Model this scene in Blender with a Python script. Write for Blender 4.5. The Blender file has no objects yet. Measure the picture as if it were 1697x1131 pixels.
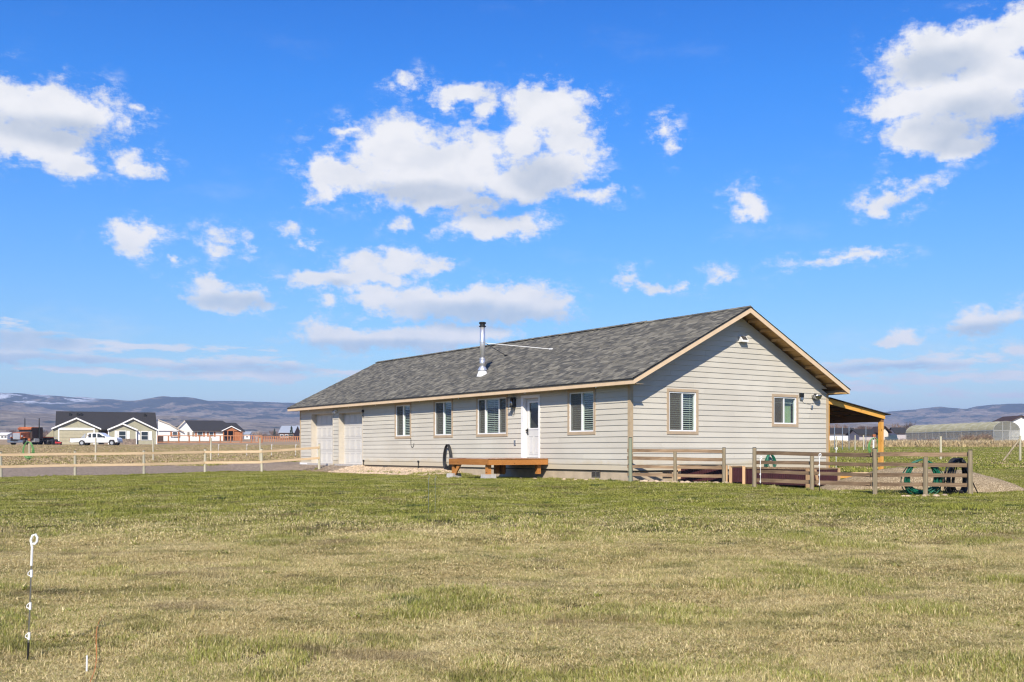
import bpy, bmesh, math, random
import numpy as np
from mathutils import Vector, Matrix, noise as mnoise
random.seed(7); rng = np.random.default_rng(7)
R = math.radians
S = bpy.context.scene
COL = S.collection

# ------------------------------------------------------------------ camera, light, exposure
CAMZ = 0.86
cam = bpy.data.cameras.new('camera'); co = bpy.data.objects.new('camera', cam); COL.objects.link(co)
co.location = (0, 0, CAMZ); co.rotation_euler = (R(90), 0, 0)
cam.sensor_width = 36; cam.lens = 37.17; cam.shift_y = 0.1081
cam.clip_start = 0.1; cam.clip_end = 20000
S.camera = co
S.view_settings.view_transform = 'Standard'; S.view_settings.look = 'None'
S.view_settings.gamma = 1; S.view_settings.use_curve_mapping = False
S.view_settings.exposure = 0.40
S.cycles.max_bounces = 5; S.cycles.filter_width = 1.25; S.cycles.diffuse_bounces = 2; S.cycles.glossy_bounces = 2; S.cycles.transparent_max_bounces = 12; S.cycles.volume_bounces = 0
SUN_EL, SUN_AZ = 37.7, 187.5          # azimuth clockwise from +Y
sd = Vector((math.sin(R(SUN_AZ))*math.cos(R(SUN_EL)), math.cos(R(SUN_AZ))*math.cos(R(SUN_EL)), math.sin(R(SUN_EL))))
sl = bpy.data.lights.new('sun', 'SUN'); sl.energy = 5.0; sl.angle = R(0.5); sl.color = (1, .92, .79)
so = bpy.data.objects.new('sun', sl); COL.objects.link(so)
so.rotation_euler = sd.to_track_quat('Z', 'Y').to_euler(); so.location = (0, 0, 500)

F = 1752.0
def make_world():
    W = bpy.data.worlds.new('World'); S.world = W; W.use_nodes = True
    nt = W.node_tree; N = nt.nodes; L = nt.links; N.clear()
    def nd(t, **k):
        n = N.new(t)
        for a, b in k.items(): setattr(n, a, b)
        return n
    def inp(n, i, v):
        if hasattr(v, 'is_linked') or isinstance(v, bpy.types.NodeSocket): L.new(v, n.inputs[i])
        else: n.inputs[i].default_value = v
    def M(op, a, b=0.0, c=None, clamp=False):
        n = nd('ShaderNodeMath', operation=op, use_clamp=clamp); inp(n, 0, a); inp(n, 1, b)
        if c is not None: inp(n, 2, c)
        return n.outputs[0]
    def VM(op, a, b=None, c=None):
        n = nd('ShaderNodeVectorMath', operation=op); inp(n, 0, a)
        if b is not None: inp(n, 1, b)
        if c is not None: inp(n, 2, c)
        return n.outputs['Value'] if op == 'LENGTH' else n.outputs[0]
    def SS(x, a, b):
        n = nd('ShaderNodeMapRange', interpolation_type='SMOOTHSTEP'); inp(n, 0, x); inp(n, 1, a); inp(n, 2, b); return n.outputs[0]
    def MIX(f, a, b):
        n = nd('ShaderNodeMix', data_type='RGBA'); inp(n, 0, f); inp(n, 6, a); inp(n, 7, b); return n.outputs[2]
    def NOI(vec, sc, det=6, rough=.6, col=False):
        n = nd('ShaderNodeTexNoise', noise_dimensions='3D'); inp(n, 'Vector', vec); inp(n, 'Scale', sc); inp(n, 'Detail', det); inp(n, 'Roughness', rough)
        return n.outputs['Color' if col else 'Fac']
    tc = nd('ShaderNodeTexCoord').outputs['Generated']
    sx = nd('ShaderNodeSeparateXYZ'); L.new(tc, sx.inputs[0]); X, Y, Z = sx.outputs
    az = M('ARCTAN2', X, Y)
    hyp = M('SQRT', M('ADD', M('MULTIPLY', X, X), M('MULTIPLY', Y, Y)))
    el = M('ARCTAN2', Z, hyp)
    cb = nd('ShaderNodeCombineXYZ'); L.new(az, cb.inputs[0]); L.new(el, cb.inputs[1]); uv = cb.outputs[0]
    # organic warp of the cloud outlines (finer towards the horizon)
    w1 = NOI(VM('MULTIPLY', uv, (1, 1.5, 1)), 16, 4, .55, True)
    w1 = VM('SUBTRACT', w1, (.5, .5, .5))
    wv = VM('ADD', VM('MULTIPLY', w1, (.06, .036, 0)), VM('MULTIPLY', VM('SUBTRACT', NOI(uv, 60, 5, .6, True), (.5, .5, .5)), (.022, .016, 0)))
    p = VM('ADD', uv, wv)
    def chain(blobs):
        acc = None
        for (cx, cy, rx, ry) in blobs:
            dx = (cx-848.5)/F; a = math.atan(dx); c = math.cos(a)
            e = math.atan((749-cy)/F*c); ru = rx/F*c*c*1.2; rv = ry/F*c*math.cos(e)**2*1.2
            ln = VM('LENGTH', VM('MULTIPLY_ADD', p, (1/ru, 1/rv, 0), (-a/ru, -e/rv, 0)))
            kk = min(1.25, max(.5, math.sqrt(rx*ry)/30)); ln = M('MULTIPLY_ADD', ln, kk, -kk)
            if acc is None: acc = ln
            else:
                n = nd('ShaderNodeMath', operation='SMOOTH_MIN'); inp(n, 0, acc); inp(n, 1, ln); inp(n, 2, .3); acc = n.outputs[0]
        return M('ADD', acc, 1.0)
    puffy = [(20,175,75,45),(105,185,100,42),(60,235,100,38),(110,275,42,22),(15,245,35,22),(228,262,28,12),(235,282,32,16),(212,272,18,22),(232,183,14,8),
      (575,300,60,28),(650,240,66,42),(700,285,130,55),(790,270,80,50),(540,322,34,18),(512,335,14,10),(590,222,45,10),(765,155,52,18),(805,175,25,28),(672,138,32,9),(740,330,85,18),
      (905,185,58,42),(905,165,62,28),(940,225,48,42),(865,240,35,35),(920,290,55,38),(890,320,75,18),(975,330,40,16),(840,300,60,30),(775,350,30,22),(815,378,78,18),(870,370,28,14),
      (235,390,42,16),(222,402,34,16),(370,395,28,16),(365,412,32,12),(285,425,12,6),(490,392,18,9),(500,402,12,8),
      (355,465,48,14),(385,490,62,20),(435,505,28,10),(345,488,40,10),
      (525,460,60,16),(600,440,60,20),(660,432,50,20),(710,440,28,18),(560,462,60,16),(600,460,100,12),
      (640,490,70,18),(740,500,120,26),(860,505,75,26),(915,505,32,18),(545,500,22,10),
      (560,550,70,13),(660,560,120,20),(760,555,90,22),
      (1107,212,18,20),(1115,235,13,14),(1232,330,32,20),(1248,350,28,18),(1225,352,20,18),(1480,328,40,15),(1465,345,40,16),(1510,310,25,12),
      (1620,90,90,50),(1670,55,60,40),(1535,115,75,55),(1600,165,120,52),(1500,175,65,22),(1540,225,72,30),(1590,238,60,22),(1665,130,60,55),(1560,252,35,12),
      (1345,436,32,9),(1400,430,42,11),(1450,423,34,9),(1050,462,18,12),(1070,470,22,7),(1108,466,16,7),(1185,454,24,12),(1200,463,28,8),(662,368,16,10),
      (1645,525,48,14),(1620,540,48,11),(1690,525,30,16),(1500,556,34,8),(1462,562,24,5),(1565,578,22,9),(1690,585,26,16)]
    flat = [(35,553,55,13),(70,572,130,12),(30,590,110,12),(250,574,150,5),(370,606,110,11),(250,600,150,7),(430,600,60,9),(190,617,130,5),(420,622,150,9),(560,618,90,6),
      (1500,600,130,9),(1420,610,60,12),(1600,595,60,8),(1560,628,120,8),(1660,618,60,10),(1440,645,70,6),(1630,655,90,6),(1560,606,60,9)]
    dp = chain(puffy); p = VM('ADD', uv, VM('MULTIPLY', wv, (.5, .25, 0))); dfl = chain(flat)
    n1 = NOI(VM('MULTIPLY', uv, (1, 1.35, 1)), 24, 10, .66)
    n2 = NOI(VM('MULTIPLY', VM('ADD', uv, (3.1, 1.7, 0)), (1, 1.6, 1)), 75, 8, .7)
    nn = M('ADD', M('MULTIPLY', M('SUBTRACT', n1, .46), 2.1), M('MULTIPLY', M('SUBTRACT', n2, .5), 1.2))
    D = M('ADD', M('SUBTRACT', 1.0, dp), nn)
    nf = NOI(VM('MULTIPLY', uv, (1, 4.0, 1)), 30, 10, .66)
    D2 = M('ADD', M('SUBTRACT', 1.0, dfl), M('MULTIPLY', M('SUBTRACT', nf, .47), 4.2))
    # sky outside the frame: the same kind of scattered cloud
    nb = NOI(tc, 2.6, 9, .58)
    out = M('MAXIMUM', SS(M('ABSOLUTE', az), .5, .62), SS(el, .46, .6))
    D3 = M('MULTIPLY', M('SUBTRACT', nb, .56), 5.0)
    D3 = M('SUBTRACT', D3, M('MULTIPLY', M('SUBTRACT', 1.0, out), 5.0))
    aP = SS(D, -.05, .66); aF = M('MULTIPLY', SS(D2, -.1, .75), .9); aO = SS(D3, 0, .5)
    alpha = M('MAXIMUM', M('MAXIMUM', aP, aF), aO)
    # faint wisps
    wz = NOI(VM('MULTIPLY', uv, (1, 2.6, 1)), 6, 9, .68)
    wisp = M('MULTIPLY', SS(wz, .54, .78), .38)
    low = M('SUBTRACT', 1.0, SS(el, .02, .3))
    wisp = M('MULTIPLY', wisp, M('ADD', .25, M('MULTIPLY', low, .75)))
    alpha = M('MAXIMUM', alpha, wisp)
    wf = NOI(VM('MULTIPLY', VM('ADD', uv, (8, 3, 0)), (1, 1.8, 1)), 26, 10, .72)
    alpha = M('MAXIMUM', alpha, M('MULTIPLY', M('MULTIPLY', SS(wf, .50, .72), SS(dp, 2.0, 1.0)), .8))
    alpha = M('MULTIPLY', alpha, SS(el, -.005, .03))
    # cloud colour: white heads, blue grey bases and folds
    grey = [(120,225,60,20),(60,215,60,14),(560,470,10,4),(830,530,130,14),(770,515,80,12),(640,575,140,10),(800,345,60,16),(900,300,40,25),(1625,200,80,30),(1600,235,60,16),(700,320,70,14),
            (400,500,60,10),(30,565,90,14),(60,598,120,9),(100,600,60,8),(430,610,70,6),(340,612,90,6),(1650,545,60,8),(1560,110,60,22),(1490,608,90,5)]
    gd = M('MULTIPLY', SS(chain(grey), 1.7, .5), 1.0)
    off = NOI(VM('MULTIPLY', VM('ADD', uv, (-.002, .010, 0)), (1, 1.35, 1)), 20, 5, .5)
    n1s = NOI(VM('MULTIPLY', uv, (1, 1.35, 1)), 20, 5, .5)
    rel = M('MULTIPLY', M('SUBTRACT', n1s, off), 3.2)
    sh = M('ADD', M('MULTIPLY', gd, .75), M('ADD', .12, M('MULTIPLY', rel, -.4)), clamp=True)
    lowc = SS(el, .24, .05)
    base_w = MIX(lowc, (.755, .75, .755, 1), (.76, .77, .79, 1))
    base_g = MIX(lowc, (.44, .49, .57, 1), (.38, .52, .68, 1))
    ccol = MIX(sh, base_w, base_g)
    # sky
    sky = nd('ShaderNodeTexSky', sky_type='NISHITA', sun_disc=False, sun_elevation=R(SUN_EL), sun_rotation=R(SUN_AZ), altitude=500, air_density=1.0, dust_density=.4, ozone_density=3.0)
    hs = nd('ShaderNodeHueSaturation'); inp(hs, 'Saturation', 1.28); inp(hs, 'Value', 1.0); L.new(sky.outputs[0], hs.inputs['Color'])
    tintr = nd('ShaderNodeValToRGB'); L.new(M('MULTIPLY', el, 1.15), tintr.inputs[0])
    cr = tintr.color_ramp; cr.elements[0].position = 0; cr.elements[0].color = (.80, .76, .74, 1)
    cr.elements[1].position = 1; cr.elements[1].color = (.1, .52, 1.0, 1)
    for ps, c in [(.10, (.74, .82, .88, 1)), (.24, (.56, .86, 1.12, 1)), (.38, (.26, .82, 1.26, 1)), (.58, (.0, .58, 1.14, 1))]:
        e = cr.elements.new(ps); e.color = c
    mul = nd('ShaderNodeMix', data_type='RGBA', blend_type='MULTIPLY'); mul.inputs[0].default_value = 1
    L.new(hs.outputs[0], mul.inputs[6]); L.new(tintr.outputs[0], mul.inputs[7])
    SKYS = .12
    cl = nd('ShaderNodeMix', data_type='RGBA', blend_type='MULTIPLY'); cl.inputs[0].default_value = 1
    L.new(ccol, cl.inputs[6]); cl.inputs[7].default_value = (1/SKYS, 1/SKYS, 1/SKYS, 1)
    cl.clamp_result = False
    fin = MIX(alpha, mul.outputs[2], cl.outputs[2])
    bg = nd('ShaderNodeBackground'); L.new(fin, bg.inputs[0]); bg.inputs[1].default_value = SKYS
    o = nd('ShaderNodeOutputWorld'); L.new(bg.outputs[0], o.inputs[0])
    W.cycles.sampling_method = 'MANUAL'; W.cycles.sample_map_resolution = 256
make_world()

# ------------------------------------------------------------------ mesh + object helpers
class MB:
    def __init__(s): s.v = []; s.f = []; s.m = []; s.mats = []
    def mi(s, m):
        if m is None: return 0
        if m not in s.mats: s.mats.append(m)
        return s.mats.index(m)
    def poly(s, pts, m=None):
        b = len(s.v); s.v += [tuple(p) for p in pts]; s.f.append(tuple(range(b, b+len(pts)))); s.m.append(s.mi(m))
    def box(s, x0, x1, y0, y1, z0, z1, m=None, xf=None):
        P = [(x, y, z) for z in (z0, z1) for (x, y) in ((x0, y0), (x1, y0), (x1, y1), (x0, y1))]
        if xf: P = [tuple(xf(q)) for q in P]
        b = len(s.v); s.v += P
        for q in ((0,3,2,1),(4,5,6,7),(0,1,5,4),(1,2,6,5),(2,3,7,6),(3,0,4,7)):
            s.f.append(tuple(b+i for i in q)); s.m.append(s.mi(m))
    def prism(s, prof, f0, f1, m=None):
        """prof: list of 2D points; f0/f1 map (a,b)->3D for the two ends"""
        b = len(s.v); n = len(prof)
        s.v += [tuple(f0(*q)) for q in prof] + [tuple(f1(*q)) for q in prof]
        s.f.append(tuple(range(b, b+n))[::-1]); s.m.append(s.mi(m))
        s.f.append(tuple(range(b+n, b+2*n))); s.m.append(s.mi(m))
        for i in range(n):
            j = (i+1) % n; s.f.append((b+i, b+j, b+n+j, b+n+i)); s.m.append(s.mi(m))
    def tube(s, pts, r, n=8, m=None, caps=True):
        pts = [Vector(p) for p in pts]; rr = r if isinstance(r, (list, tuple)) else [r]*len(pts)
        b = len(s.v); prev = None
        for i, p in enumerate(pts):
            d = (pts[min(i+1, len(pts)-1)]-pts[max(i-1, 0)])
            d = d.normalized() if d.length > 1e-9 else Vector((0, 0, 1))
            if prev is None: a = d.orthogonal().normalized()
            else:
                a = prev-d*prev.dot(d); a = a.normalized() if a.length > 1e-6 else d.orthogonal().normalized()
            prev = a; c = d.cross(a)
            for k in range(n):
                t = 2*math.pi*k/n; s.v.append(tuple(p+(a*math.cos(t)+c*math.sin(t))*rr[i]))
        for i in range(len(pts)-1):
            for k in range(n):
                j = (k+1) % n; s.f.append((b+i*n+k, b+i*n+j, b+(i+1)*n+j, b+(i+1)*n+k)); s.m.append(s.mi(m))
        if caps:
            s.f.append(tuple(b+k for k in range(n))[::-1]); s.m.append(s.mi(m))
            e = b+(len(pts)-1)*n; s.f.append(tuple(e+k for k in range(n))); s.m.append(s.mi(m))
    def lathe(s, prof, c, n=16, m=None):
        b = len(s.v)
        for (r, z) in prof:
            for k in range(n):
                t = 2*math.pi*k/n; s.v.append((c[0]+r*math.cos(t), c[1]+r*math.sin(t), c[2]+z))
        for i in range(len(prof)-1):
            for k in range(n):
                j = (k+1) % n; s.f.append((b+i*n+k, b+i*n+j, b+(i+1)*n+j, b+(i+1)*n+k)); s.m.append(s.mi(m))
        s.f.append(tuple(b+k for k in range(n))[::-1]); s.m.append(s.mi(m))
        e = b+(len(prof)-1)*n; s.f.append(tuple(e+k for k in range(n))); s.m.append(s.mi(m))
    def mesh(s, name, mat=None, smooth=False, fix=True):
        me = bpy.data.meshes.new(name); me.from_pydata(s.v, [], s.f)
        if s.mats and s.mats != [None]:
            for m in s.mats: me.materials.append(m)
            me.polygons.foreach_set('material_index', s.m)
        elif mat: me.materials.append(mat)
        if fix:
            bm = bmesh.new(); bm.from_mesh(me); bmesh.ops.recalc_face_normals(bm, faces=bm.faces); bm.to_mesh(me); bm.free()
        if smooth:
            me.polygons.foreach_set('use_smooth', [True]*len(me.polygons))
        me.update(); return me
    def build(s, name, mat=None, parent=None, smooth=False, fix=True, loc=None, rz=0, bevel=0):
        o = bpy.data.objects.new(name, s.mesh(name, mat, smooth, fix)); COL.objects.link(o)
        if parent: o.parent = parent
        if loc is not None: o.location = loc
        o.rotation_euler.z = rz
        if bevel:
            b = o.modifiers.new('b', 'BEVEL'); b.width = bevel; b.segments = 1; b.limit_method = 'ANGLE'
        return o
def tag(o, label=None, cat=None, group=None, kind=None):
    if label: o['label'] = label
    if cat: o['category'] = cat
    if group: o['group'] = group
    if kind: o['kind'] = kind
    return o
def empty(name, loc=(0,0,0), rz=0, label=None, cat=None, group=None):
    o = bpy.data.objects.new(name, None); COL.objects.link(o); o.location = loc; o.rotation_euler.z = rz
    o.empty_display_size = .2
    return tag(o, label, cat, group)
def inst(name, me, parent=None, loc=(0,0,0), rot=(0,0,0), sc=(1,1,1)):
    o = bpy.data.objects.new(name, me); COL.objects.link(o)
    if parent: o.parent = parent
    o.location = loc; o.rotation_euler = rot; o.scale = sc
    return o
def copy_tree(o, parent=None):
    c = o.copy(); COL.objects.link(c); c.parent = parent
    for ch in o.children: copy_tree(ch, c)
    return c

# ------------------------------------------------------------------ materials
class NT:
    def __init__(s, name):
        s.m = bpy.data.materials.new(name); s.m.use_nodes = True; s.t = s.m.node_tree; s.N = s.t.nodes; s.L = s.t.links
        s.b = s.N['Principled BSDF']; s.out = s.N['Material Output']
    def nd(s, t, ins=None, **k):
        n = s.N.new(t)
        for a, b in k.items(): setattr(n, a, b)
        for i, v in (ins or {}).items():
            if isinstance(v, bpy.types.NodeSocket): s.L.new(v, n.inputs[i])
            else: n.inputs[i].default_value = v
        return n
    def set(s, i, v):
        if isinstance(v, bpy.types.NodeSocket): s.L.new(v, s.b.inputs[i])
        else: s.b.inputs[i].default_value = v
    def noise(s, vec, sc, det=4, rough=.55, out='Fac', dist=0):
        return s.nd('ShaderNodeTexNoise', {'Vector': vec, 'Scale': sc, 'Detail': det, 'Roughness': rough, 'Distortion': dist}).outputs[out]
    def math(s, op, a, b=0.0, clamp=False):
        return s.nd('ShaderNodeMath', {0: a, 1: b}, operation=op, use_clamp=clamp).outputs[0]
    def ss(s, x, a, b, lo=0.0, hi=1.0):
        return s.nd('ShaderNodeMapRange', {0: x, 1: a, 2: b, 3: lo, 4: hi}, interpolation_type='SMOOTHSTEP').outputs[0]
    def mix(s, f, a, b, bt='MIX'):
        return s.nd('ShaderNodeMix', {0: f, 6: c4(a), 7: c4(b)}, data_type='RGBA', blend_type=bt).outputs[2]
    def scale(s, vec, v):
        return s.nd('ShaderNodeVectorMath', {0: vec, 1: v}, operation='MULTIPLY').outputs[0]
    def ramp(s, f, els):
        n = s.nd('ShaderNodeValToRGB', {0: f}); cr = n.color_ramp
        while len(cr.elements) < len(els): cr.elements.new(.5)
        for e, (p, c) in zip(cr.elements, els): e.position = p; e.color = c4(c)
        return n.outputs[0]
    def bump(s, h, strength=.5, dist=.01):
        n = s.nd('ShaderNodeBump', {'Height': h, 'Strength': strength, 'Distance': dist}); s.L.new(n.outputs[0], s.b.inputs['Normal'])
    def pos(s): return s.nd('ShaderNodeNewGeometry').outputs['Position']
    def obj(s): return s.nd('ShaderNodeTexCoord').outputs['Object']
    def island(s): return s.nd('ShaderNodeNewGeometry').outputs['Random Per Island']
    def orand(s): return s.nd('ShaderNodeObjectInfo').outputs['Random']
def c4(c):
    if isinstance(c, bpy.types.NodeSocket): return c
    return tuple(c)+(1,) if len(c) == 3 else c

def plain(name, col, rough=.6, metal=0, var=.08, sc=3, bump=0, bsc=40, spec=.4, ovar=.0):
    t = NT(name); p = t.obj()
    a = t.noise(p, sc, 5, .6)
    c = t.mix(t.ss(a, .3, .7), [x*(1-var) for x in col], [min(1, x*(1+var)) for x in col])
    if ovar:
        v = t.ss(t.orand(), 0, 1, 1-ovar, 1+ovar)
        c = t.nd('ShaderNodeHueSaturation', {'Color': c, 'Value': v}).outputs[0]
    t.set('Base Color', c); t.set('Roughness', rough); t.set('Metallic', metal); t.set('Specular IOR Level', spec)
    if bump: t.bump(t.noise(p, bsc, 4, .6), bump, .01)
    return t.m
def wood(name, c1, c2, axis=0, rough=.7, ovar=.12, knots=True, bump=.3):
    t = NT(name); p = t.obj(); st = [22, 22, 22]; st[axis] = 1.2
    q = t.scale(p, tuple(st)); a = t.noise(q, 1.2, 6, .6, dist=.8)
    b = t.noise(p, .9, 3)
    f = t.math('ADD', t.math('MULTIPLY', a, .7), t.math('MULTIPLY', b, .35))
    c = t.mix(t.ss(f, .35, .72), c1, c2)
    if knots:
        st2 = [7, 7, 7]; st2[axis] = 2.2
        v = t.nd('ShaderNodeTexVoronoi', {'Vector': t.scale(p, tuple(st2)), 'Scale': 1.0}).outputs['Distance']
        c = t.mix(t.ss(v, .16, .06), c, [x*.35 for x in c1])
    v = t.ss(t.orand(), 0, 1, 1-ovar, 1+ovar)
    c = t.nd('ShaderNodeHueSaturation', {'Color': c, 'Value': v}).outputs[0]
    t.set('Base Color', c); t.set('Roughness', rough); t.set('Specular IOR Level', .25)
    t.bump(a, bump, .006); return t.m

def siding_mat():
    t = NT('siding'); p = t.obj()
    g = t.noise(t.scale(p, (1.5, 1.5, 30)), 2.5, 6, .65, dist=.4)
    big = t.noise(p, .6, 4)
    c = t.mix(t.ss(big, .35, .7), (.55, .51, .43), (.605, .565, .48))
    c = t.mix(t.math('MULTIPLY', t.ss(g, .4, .7), .18), c, (.47, .43, .37))
    v = t.ss(t.orand(), 0, 1, .965, 1.035); c = t.nd('ShaderNodeHueSaturation', {'Color': c, 'Value': v}).outputs[0]
    # splashed dirt staining the lowest boards
    z = t.nd('ShaderNodeSeparateXYZ', {0: p}).outputs[2]
    n = t.noise(t.scale(p, (1, 1, 2)), 1.6, 5, .65)
    d = t.ss(t.math('ADD', z, t.math('MULTIPLY', n, -.55)), .35, .12)
    c = t.mix(t.math('MULTIPLY', d, .5), c, (.50, .40, .24))
    t.set('Base Color', c); t.set('Roughness', .75); t.set('Specular IOR Level', .25); t.bump(g, .35, .003); return t.m
M_siding = siding_mat()
M_trim = plain('tan_trim', (.46, .35, .235), .65, var=.06)
M_jamb = plain('jamb_paint', (.56, .50, .41), .65, var=.05)
M_fascia = plain('cream_fascia', (.72, .53, .34), .6, var=.05)
M_cornertrim = plain('corner_trim', (.46, .35, .22), .65)
M_white = plain('white_paint', (.80, .79, .77), .5, var=.03)
M_vinyl = plain('white_vinyl', (.78, .78, .77), .35, var=.02)
M_garage = plain('garage_door_white', (.62, .59, .54), .5, var=.03, bump=.1, bsc=120)
M_doorpaint = plain('door_off_white', (.62, .61, .58), .45, var=.03)
M_found = plain('foundation_paint', (.50, .40, .28), .9, var=.12, sc=2, bump=.4, bsc=30)
M_plywood = wood('soffit_plywood', (.58, .33, .12), (.74, .46, .19), 1)
M_soffitpaint = plain('painted_soffit', (.42, .33, .22), .7)
M_black = plain('black_metal', (.015, .015, .015), .4, var=.2)
M_blackrub = plain('black_rubber', (.02, .02, .022), .5, var=.2)
M_galv = plain('galvanised_steel', (.62, .63, .65), .28, metal=1, var=.08)
M_steel = plain('brushed_pipe', (.74, .74, .75), .36, metal=.75, var=.06)
M_flash = plain('flashing', (.72, .74, .78), .4, metal=.7, var=.1)
M_deck = wood('stained_deck', (.36, .14, .033), (.50, .22, .06), 1)
M_decktop = wood('worn_deck_board', (.30, .13, .06), (.52, .42, .36), 1, knots=False)
M_post = wood('patio_timber', (.58, .27, .05), (.74, .39, .10), 2)
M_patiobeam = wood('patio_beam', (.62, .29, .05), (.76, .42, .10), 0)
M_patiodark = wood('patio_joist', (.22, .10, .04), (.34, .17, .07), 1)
M_newrail = wood('pine_rail', (.52, .37, .21), (.66, .49, .31), 0, ovar=.1)
M_greenpost = wood('treated_round_post', (.38, .35, .25), (.56, .51, .38), 2, knots=False)
M_greywood = wood('weathered_board', (.115, .072, .042), (.33, .225, .135), 0, ovar=.25)
M_greypost = wood('weathered_post', (.20, .16, .10), (.42, .34, .22), 2, knots=False)
M_concrete = plain('concrete_block', (.46, .43, .40), .9, var=.15, sc=8, bump=.5, bsc=60)
M_maroon = plain('maroon_metal', (.05, .012, .015), .55, var=.2, sc=4)
M_bedwood = wood('bed_corner_wood', (.45, .27, .14), (.60, .40, .22), 2)
M_hose_green = plain('green_hose', (.01, .13, .075), .4, var=.25, sc=12)
M_hose_lime = plain('light_green_hose', (.13, .30, .09), .4, var=.25, sc=6)
M_plastic_w = plain('white_plastic', (.82, .82, .80), .4, var=.02)
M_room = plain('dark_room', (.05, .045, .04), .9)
M_blind = plain('blind_slat', (.62, .63, .57), .5, var=.04)
M_curtain = plain('pale_green_curtain', (.34, .42, .27), .8, var=.1)
M_orange = plain('orange_line', (.70, .22, .03), .5)
M_bark = plain('bark', (.22, .15, .12), .9, var=.3, sc=6)
M_twig = plain('bare_twigs', (.30, .20, .15), .9, var=.3, sc=2)
M_rock = plain('pale_rock', (.50, .38, .26), .9, var=.3, sc=5, bump=.5, bsc=20, ovar=.25)

def glass_mat():
    t = NT('window_glass'); t.N.remove(t.b)
    tr = t.nd('ShaderNodeBsdfTransparent', {0: (.90, .95, .93, 1)}); gl = t.nd('ShaderNodeBsdfGlossy', {'Roughness': .01, 'Color': (.9, .95, 1, 1)})
    fr = t.nd('ShaderNodeLayerWeight', {'Blend': .5}).outputs['Facing']
    f = t.math('ADD', t.math('MULTIPLY', t.math('POWER', fr, 4.0), .7), .07, True)
    mx = t.nd('ShaderNodeMixShader', {0: f, 1: tr.outputs[0], 2: gl.outputs[0]}); t.L.new(mx.outputs[0], t.out.inputs[0]); return t.m
M_glass = glass_mat()
def screen_mat():
    t = NT('insect_screen'); t.N.remove(t.b)
    tr = t.nd('ShaderNodeBsdfTransparent', {0: (1, 1, 1, 1)}); df = t.nd('ShaderNodeBsdfDiffuse', {0: (.13, .125, .11, 1)})
    mx = t.nd('ShaderNodeMixShader', {0: .62, 1: tr.outputs[0], 2: df.outputs[0]}); t.L.new(mx.outputs[0], t.out.inputs[0]); return t.m
M_screen = screen_mat()
def shingle_mat(name, a, b, c, warm=True):
    t = NT(name); r = t.island(); p = t.obj()
    col = t.ramp(r, [(0, a), (.35, b), (.62, [x*.8 for x in c]), (.85, c), (1, [x*1.25 for x in c])])
    n = t.noise(p, 60, 3, .7)
    blot = t.noise(t.scale(p, (1, .6, 1)), 2.2, 4, .6)
    col = t.mix(t.math('MULTIPLY', t.ss(n, .4, .65), .45), col, [x*.55 for x in b])
    col = t.mix(t.math('MULTIPLY', t.ss(blot, .45, .7), .15), col, [x*1.1 for x in a])
    t.set('Base Color', col); t.set('Roughness', .95); t.set('Specular IOR Level', .15); t.bump(n, .6, .004); return t.m
M_shingle = shingle_mat('architectural_shingle', (.075, .073, .068), (.13, .124, .106), (.225, .208, .165))
M_underlay = plain('roof_underlay', (.06, .058, .055), .95)
M_darkshingle = shingle_mat('charcoal_shingle', (.02, .02, .023), (.04, .039, .042), (.06, .058, .06))

# ------------------------------------------------------------------ terrain
PR = [(-60, -1.3), (0, -.95), (4, -.93), (8, -.88), (14, -.62), (20, -.36), (26, -.19), (31, -.03), (36, .02), (45, .13), (58, .40), (100, 1.02), (165, 2.15), (400, 5.6), (1000, 12.5), (3000, 34), (9000, 60)]
PL = [(-60, -1.3), (0, -.95), (4, -.93), (8, -.88), (14, -.66), (20, -.45), (31, -.20), (42, -.20), (50, -.08), (57, .05), (67, .28), (100, .85), (158, 1.94), (400, 5.6), (1000, 12.5), (3000, 34), (9000, 60)]
prx, prz = zip(*PR); plx, plz = zip(*PL)
def ss(x, a, b):
    t = np.clip((x-a)/(b-a), 0, 1); return t*t*(3-2*t)
def ground(x, y):
    x = np.asarray(x, float); y = np.asarray(y, float)
    yy = np.sign(y)*np.sqrt(y*y) if False else y
    zr = np.interp(yy, prx, prz); zl = np.interp(yy, plx, plz)
    # level pad of the house, driveway in front of the garage
    w = ss(-x, 6, 15); z = zr*(1-w)+zl*w
    s_ = (x-3.57)*.824+(y-31.9)*.567; t_ = (x-3.57)*-.567+(y-31.9)*.824
    d = np.maximum(np.maximum(-s_-2.5, s_-12), np.maximum(-t_*3, t_-27)); pad = 1-ss(d, 0, 7)
    z = z*(1-pad)-0.07*pad
    bank = (.20+.10*ss(t_, 16.5, 18.5))*ss(t_, 8, 11)*(1-ss(t_, 27, 40))*ss(s_, -1.9, -.1)*(1-ss(s_, 9, 14)); z = z+bank
    z = z-.10*ss(x, 3.8, 6)*ss(y, 27, 30)*(1-ss(y, 33, 37))-.05*ss(x, 6, 8)*ss(y, 23, 25.5)*(1-ss(y, 29, 33))
    near = ss(-np.hypot(x, y), -60, -30)
    z = z+near*(.018*np.sin(x*1.9+y*.7)+.015*np.sin(y*2.3-x*1.1)+.03*np.sin(x*.5+1)*np.sin(y*.43))*(1-pad*.8)
    return z
def gz(x, y): return float(ground(x, y))

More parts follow.
